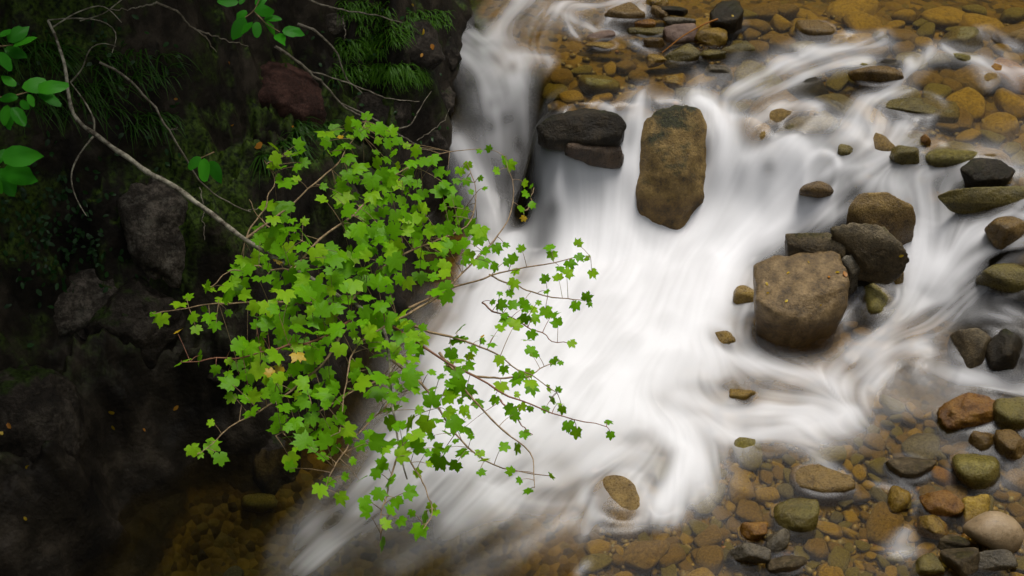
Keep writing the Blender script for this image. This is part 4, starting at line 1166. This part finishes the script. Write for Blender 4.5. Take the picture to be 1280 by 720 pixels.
for x, y, sc in cand:
    h = canopy_h(x, y)
    layer = random.choice([-.16, -.06, 0, .04, .07]) if sc == 1.0 else random.uniform(-.05, .05)
    P = at_h(x, y, h + layer)
    d = np.linalg.norm(AT - P, axis=1) + .04 * rng.random(len(AT))
    k = int(np.argmin(d)); a = AT[k]
    i = AI[k]
    out = P - a; out[2] -= .25 * abs(random.gauss(.2, .2))
    if np.linalg.norm(out) < .02: out = rng.standard_normal(3) * .05
    out = out / np.linalg.norm(out) + np.array([.25, -.35, -.1]) + .45 * rng.standard_normal(3)
    nrm = np.array([.08, -.38, .90]) + .40 * rng.standard_normal(3)
    size = random.choice([.055, .075, .085, .095, .108]) * sc * 1.0
    tgt = ylv if any((x - yx) ** 2 + (y - yy) ** 2 < 49 for yx, yy in YEL) and used_y < 12 else lv[i]
    if tgt is ylv: used_y += 1; size *= .7
    tgt.add(P, out, nrm, size, random.random() * .8)
    o2 = out / np.linalg.norm(out)
    base = P - o2 * size * .05
    mid = .5 * (a + base) + np.array([0, 0, .012])
    pet[i].add(smooth_path([a, mid, base], 6), .0017, .001, 4)
for i, T in enumerate(twigs):
    tb = Tubes(); tb.add(T, .0058 if len(TW[i]) > 4 else .004, .0016, 6, .06)
    tb.V += pet[i].V; tb.F += [f + tb.n for f in pet[i].F]
    o = tb.build('twig', M['twig'] if i not in (8, 10, 13, 20) else M['redtwig'], maple, root_p)
    if lv[i].n:
        lv[i].build('foliage', M['maple'], o, root_p)
if ylv.n: ylv.build('yellowed_foliage', M['yellow'], maple, root_p)

# ------------------------------------------------------------------ bare branches on the bank
def bare(paths, label, off, rads):
    allp = []
    tb = Tubes(); root = None
    for path, r0 in zip(paths, rads):
        hp, tt = hit_ground([p[0] for p in path], [p[1] for p in path])
        tt = np.linspace(np.median(tt[:2]), np.median(tt[-2:]), len(path)) - off
        P = smooth_path([at_d(p[0], p[1], d) for p, d in zip(path, tt)], 26)
        P = P + .010 * np.stack([fbm(np.arange(26) * .5, r0 * 999, j * 9, 2, 90 + j) for j in range(3)], -1)
        if root is None: root = P[0]
        tb.add(P, r0, r0 * .4, 6, .08)
    V = np.vstack(tb.V) - root
    o = new_obj('bare_branch', mesh_np('bare_branch', V, np.vstack(tb.F), M['greytwig']), None, root)
    return tag(o, label, 'branch')
bare([[(125,77),(165,100),(195,138),(215,163),(230,198),(250,232),(285,254),(312,265)],[(310,264),(328,260),(346,257)],[(250,234),(254,265),(256,300)],[(214,163),(222,160)]], 'thin bare branch hanging above the lichened limb with a forked tip', .35, [.007, .003, .003, .003])
bare([[(196,3),(222,16),(243,36),(262,52),(271,64)],[(243,36),(280,50),(312,58)],[(196,3),(165,12),(140,12)]], 'bare twig arching down from the top edge beside the broad leaves', .3, [.006, .004, .004])
bare([[(345,58),(380,82),(402,104),(428,132),(455,146)],[(380,86),(430,102),(470,118),(524,128)],[(428,130),(462,147),(490,162),(510,160),(524,140),(540,113)],[(486,160),(505,172),(525,184),(548,187)],[(522,176),(542,162),(556,150),(562,136)]], 'pale forked branch trailing over the bank beside the grass', .3, [.010, .005, .006, .005, .003])
bare([[(378,-5),(402,8),(430,12),(470,20),(505,28)],[(372,28),(400,42),(420,62),(428,90),(440,108),(452,116)],[(428,20),(432,45),(430,52)]], 'crooked pale twig over the lichened stone at the top', .25, [.006, .008, .005])

# ------------------------------------------------------------------ broad leaved sprigs
def sprig(leaves, stems, label, depth, mat='oval'):
    L = Leaves(); tb = Tubes()
    root = at_d(stems[0][0][0], stems[0][0][1], depth)
    e = empty('leafy_sprig', root)
    for st in stems:
        tb.add(smooth_path([at_d(x, y, depth + .02) for x, y in st], 12), .004, .0018, 5)
    tb.build('stem', M['twig'], e, root)
    for (bx, by), (tx_, ty_) in leaves:
        dd = depth + random.uniform(-.06, .06)
        b, t = at_d(bx, by, dd), at_d(tx_, ty_, dd + random.uniform(-.04, .03))
        ln = np.linalg.norm(t - b)
        c = b + (t - b) * .25
        L.add(c, t - b, np.array([.1, -.55, .8]) + .2 * rng.standard_normal(3), ln / .56 * .76, random.random() * .7, OVAL, .16, .22)
    L.build('foliage', M[mat], e, root)
    tag(e, label, 'plant')
sprig([((2,48),(8,30)),((10,52),(34,33)),((16,56),(46,52)),((5,62),(34,69)),((0,66),(12,84)),((20,108),(2,92)),((30,112),(58,94)),((45,112),(86,104)),((48,114),(75,128)),((35,118),(42,133)),((22,120),(2,128)),((25,125),(38,138)),((15,135),(32,155)),((10,132),(2,156)),((8,140),(12,160))],
      [[(-20,120),(10,122),(45,112)],[(-15,60),(16,56)]], 'light green broad leaves hanging in at the upper left edge', 5.2)
sprig([((2,196),(46,192)),((0,212),(46,226)),((0,210),(18,246)),((-5,205),(8,186)),((-8,222),(2,242))], [[(-30,205),(0,208)]], 'large broad leaves lowest at the left edge', 5.1)
sprig([((298,2),(272,4)),((300,6),(305,-8)),((306,22),(290,50)),((314,26),(306,46)),((320,26),(322,48)),((330,28),(348,42)),((330,22),(352,28)),((345,40),(356,62)),((352,38),(380,42)),((318,14),(345,12)),((320,8),(332,-8)),((308,14),(295,24))],
      [[(330,-15),(318,14),(306,22)],[(318,14),(330,28),(350,40)]], 'broad leaf sprig hanging from the top edge', 6.0)
sprig([((250,196),(238,211)),((255,198),(256,228)),((262,200),(276,228))], [[(268,190),(252,197)],[(252,197),(235,207)]], 'small sprig of three leaves on the thin bare branch', 6.5)

# ------------------------------------------------------------------ grass, ivy and dead leaves on the bank
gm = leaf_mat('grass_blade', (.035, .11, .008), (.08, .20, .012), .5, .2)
gl_m = leaf_mat('lit_grass_blade', (.07, .20, .010), (.15, .33, .015), .5, .2)  # lit copy of the grass: colour raised to offset the tree shade
def tuft(px, py, wpx, n, length, label, hang=.8):
    V, Fc, T = [], [], []
    k = 0
    xs = np.random.default_rng(int(px * 7 + py)).uniform(-.5, .5, (n, 2))
    pts, tt = hit_ground(px + xs[:, 0] * wpx, py + xs[:, 1] * wpx * .35)
    c0 = pts.mean(0)
    for p in pts:
        d = np.array([random.gauss(.3, .65), random.gauss(-.6, .5), random.uniform(.1, .9)]); d /= np.linalg.norm(d)
        l = length * random.uniform(.5, 1.2)
        w = .0035 * random.uniform(.6, 2.0)
        s = np.cross(d, [0, 0, 1.]); s /= np.linalg.norm(s)
        for i in range(5):
            u = i / 4
            q = p + d * l * u + np.array([0, 0, -hang * l * u * u])
            V += [q - s * w * (1 - u * .9), q + s * w * (1 - u * .9)]
            T += [random.random() * .1 + .6 * u] * 2
        for i in range(4): Fc.append([k + 2 * i, k + 2 * i + 1, k + 2 * i + 3, k + 2 * i + 2])
        k += 10
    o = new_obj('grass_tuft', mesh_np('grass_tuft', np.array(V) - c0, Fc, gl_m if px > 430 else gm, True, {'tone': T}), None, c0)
    tag(o, label, 'grass')
for px, py, w, n, l, lab in [(499,90,62,640,.085,'bright overhanging grass tuft beside the white chute'),(450,60,64,420,.08,'grass tuft right of the lichened stone'),(490,40,84,460,.075,'grass tuft near the top edge left of the chute'),(455,12,64,360,.075,'grass tuft at the top edge over the lichened stone'),(445,90,60,260,.07,'thin grass left of the bright overhanging tuft'),
                      (392,160,50,260,.20,'dark grass tuft behind the top maple leaves'),(362,180,26,90,.16,'small pale grass clump left of the dark tuft'),(330,195,8,50,.14,'little weed clump under a dead orange leaf cluster'),(165,80,110,150,.15,'loose dark grass on the left bank under the arching twig'),(90,120,120,150,.17,'shadowed loose grass behind the bare limb'),(190,150,60,90,.14,'dark grass under the thin bare branch'),(40,60,100,120,.16,'shaded grass behind the broad leaves at left edge'),(535,22,56,220,.07,'sparse moss grass by the top of the chute')]:
    tuft(px, py, w, n, l, lab)

M['ivy'] = leaf_mat('ground_cover_leaf', (.018, .065, .012), (.03, .10, .02), .5, .3)
gl_ = Leaves()
pp = [(random.gauss(60, 45), random.gauss(295, 38)) for _ in range(260)] + [(random.uniform(0, 230), random.uniform(20, 260)) for _ in range(110)] + [(random.uniform(380, 560), random.uniform(0, 200)) for _ in range(60)]
g3, _t = hit_ground([p[0] for p in pp], [p[1] for p in pp])
for p in g3:
    gl_.add(p + np.array([.03, -.05, .03]) * random.random(), rng.standard_normal(3) + np.array([.2, -.6, -.4]), np.array([.2, -.6, .7]) + .35 * rng.standard_normal(3), random.uniform(.03, .055), random.random() * .7, OVAL)
tag(gl_.build('ground_cover', M['ivy']), 'dark round leaved ground cover creeping over the left bank', 'ground cover', None, 'stuff')

def fallen(px, py, size, mat, label, outline=OVAL, ground='rock', group=None):
    dg = bpy.context.evaluated_depsgraph_get()
    dx, dy, dz = ray(px, py)
    ok, loc, nrm, idx, ob, mtx = scene.ray_cast(dg, Vector((dx * 4.0, dy * 4.0, CAMZ + dz * 4.0)), Vector((dx, dy, dz)).normalized())
    for _ in range(6):
        if ok and ob.name.split('.')[0] in ('foliage', 'twig', 'limb', 'stream_water', 'yellowed_foliage', 'bare_branch', 'grass_tuft'):
            ok, loc, nrm, idx, ob, mtx = scene.ray_cast(dg, loc + Vector((dx, dy, dz)).normalized() * .004, Vector((dx, dy, dz)).normalized())
        else: break
    if not ok: return
    L = Leaves()
    n = np.array(nrm[:]); c = np.array(loc[:]) + n * .006
    L.add(np.zeros(3), rng.standard_normal(3), n + .25 * rng.standard_normal(3), size, random.random() * .8, outline, .2, .2)
    o = L.build('fallen_leaf', M[mat]); o.location = c
    tag(o, label, 'leaf', group)
bpy.context.view_layer.update()
GB = 'fallen leaves on the flat topped block'
for px, py, s, m, lab in [(958,354,.034,'yellow','yellow leaf nearest the left edge of the flat topped block'),(959,367,.026,'yellow','small yellow fleck below the leftmost leaf on the block'),(986,341,.026,'yellow','pale yellow leaf near the back of the block'),(1011,329,.022,'yellow','tiny pale leaf at the back edge of the block'),(1036,347,.034,'orange','dark orange curled leaf near the right of the block'),(1057,345,.055,'orange','large bright orange leaf beside the wedge stone'),(1048,341,.04,'yellow','yellow leaf touching the large orange one'),(984,376,.03,'olive_y','dull yellow leaf in the middle front of the block'),(1026,381,.018,'yellow','tiny green yellow fleck near the front of the block'),(1125,320,.04,'yellow','single yellow leaf on the dark slate wedge')]:
    fallen(px, py, s, 'yellow' if m == 'olive_y' else m, lab)
for px, py, s, m, lab in [(915,20,.03,'yellow','yellow leaf on the dark square stone at the top'),(528,42,.05,'yellow','yellow leaf on the moss left of the chute, upper one'),(540,57,.055,'orange','round orange yellow leaf on the moss by the chute'),(478,58,.045,'yellow','greenish yellow leaf caught in the grass'),(516,7,.035,'yellow','small yellow leaf at the top edge of the moss'),(527,68,.04,'orange','tan leaf lowest on the moss by the chute'),(138,515,.05,'yellow','yellow leaf standing upright on the dark ground left of the pool'),(141,533,.04,'yellow','small yellow leaf just under another one'),(221,508,.05,'orange','orange yellow leaf on the dark ground above the pool'),(180,538,.035,'orange','small orange leaf above the dark pool'),(12,534,.045,'orange','orange leaf at the left edge on the rounded boulder'),(2,542,.04,'yellow','yellow leaf touching the left edge'),(32,583,.045,'yellow','greenish yellow leaf low on the rounded boulder'),(32,649,.03,'yellow','green yellow leaf on the dark ground in the bottom left corner'),(325,180,.07,'orange','pale orange dead leaf cluster on the bank behind the maple'),(218,124,.03,'orange','tiny orange leaf on the upper bank'),(290,156,.03,'orange','small brown orange leaf on the bank below the red rock'),(285,78,.03,'orange','dull orange leaf above the red rock'),(367,160,.06,'orange','brown dead leaf beside the dark grass tuft')]:
    fallen(px, py, s, m, lab)

# orange pine sprig on the golden stone
def sprig_line(pts, label):
    tb = Tubes()
    P = np.array([hit([x], [y])[0][0] + np.array([0, -.02, .10]) for x, y in pts])
    tb.add(smooth_path(P, 16), .006, .003, 5)
    o = new_obj('dead_twig', mesh_np('dead_twig', np.vstack(tb.V) - P[0], np.vstack(tb.F), M['orange']), None, P[0])
    tag(o, label, 'twig')
sprig_line([(895,40),(880,45),(866,53),(850,62),(835,75),(826,82)], 'orange dead twig lying across the domed tan stone')

# ------------------------------------------------------------------ the trees that shade the left bank (above and outside the picture)
def shade_tree(base, crown_c, crown_r, n, label):
    e = empty('broadleaf_tree', base)
    tb = Tubes()
    b = np.array(base); c = np.array(crown_c)
    tb.add(smooth_path([b, b + (c - b) * .4 + np.array([.1, .1, .2]), c], 14), .16, .06, 9)
    for k in range(9):
        v = rng.standard_normal(3); v /= np.linalg.norm(v)
        tb.add(smooth_path([c * .8 + b * .2, c + v * np.array(crown_r) * .45, c + v * np.array(crown_r) * .8], 8), .05, .012, 6)
    o = tb.build('trunk', M['bark'], e, base)
    r = np.random.default_rng(int(abs(base[0] * 100)))
    V, Fc, T = [], [], []
    k = 0
    for _ in range(n):
        v = r.standard_normal(3); v /= np.linalg.norm(v)
        p = c + v * np.array(crown_r) * r.uniform(.25, 1) ** .6
        u, w_, dd = project(p)
        if dd > 0 and -90 < u < 1370 and w_ > -70: continue
        if abs(p[0]) < .6 and p[1] < 1.5: continue
        a = r.standard_normal(3); a /= np.linalg.norm(a); bb = np.cross(a, r.standard_normal(3)); bb /= np.linalg.norm(bb)
        s = r.uniform(.08, .17)
        V += [p - a * s, p + bb * s * .5, p + a * s, p - bb * s * .5]
        T += [r.random()] * 4
        Fc.append([k, k + 1, k + 2, k + 3]); k += 4
    new_obj('crown', mesh_np('crown', np.array(V) - np.array(base), Fc, M['ivy'], False, {'tone': T}), e)
    tag(e, label, 'tree')
shade_tree((-3.6, 6.8, 4.3), (-2.1, 7.2, 6.2), (1.8, 2.0, 1.6), 5200, 'broadleaf tree leaning over the left bank')
shade_tree((-3.4, 9.9, 3.6), (-1.5, 9.6, 6.0), (1.9, 2.2, 2.0), 5200, 'broadleaf tree at the top of the chute bank')
shade_tree((-4.4, 3.6, 4.3), (-3.0, 4.6, 6.0), (1.7, 2.1, 1.7), 4800, 'broadleaf tree over the bottom left rocks')
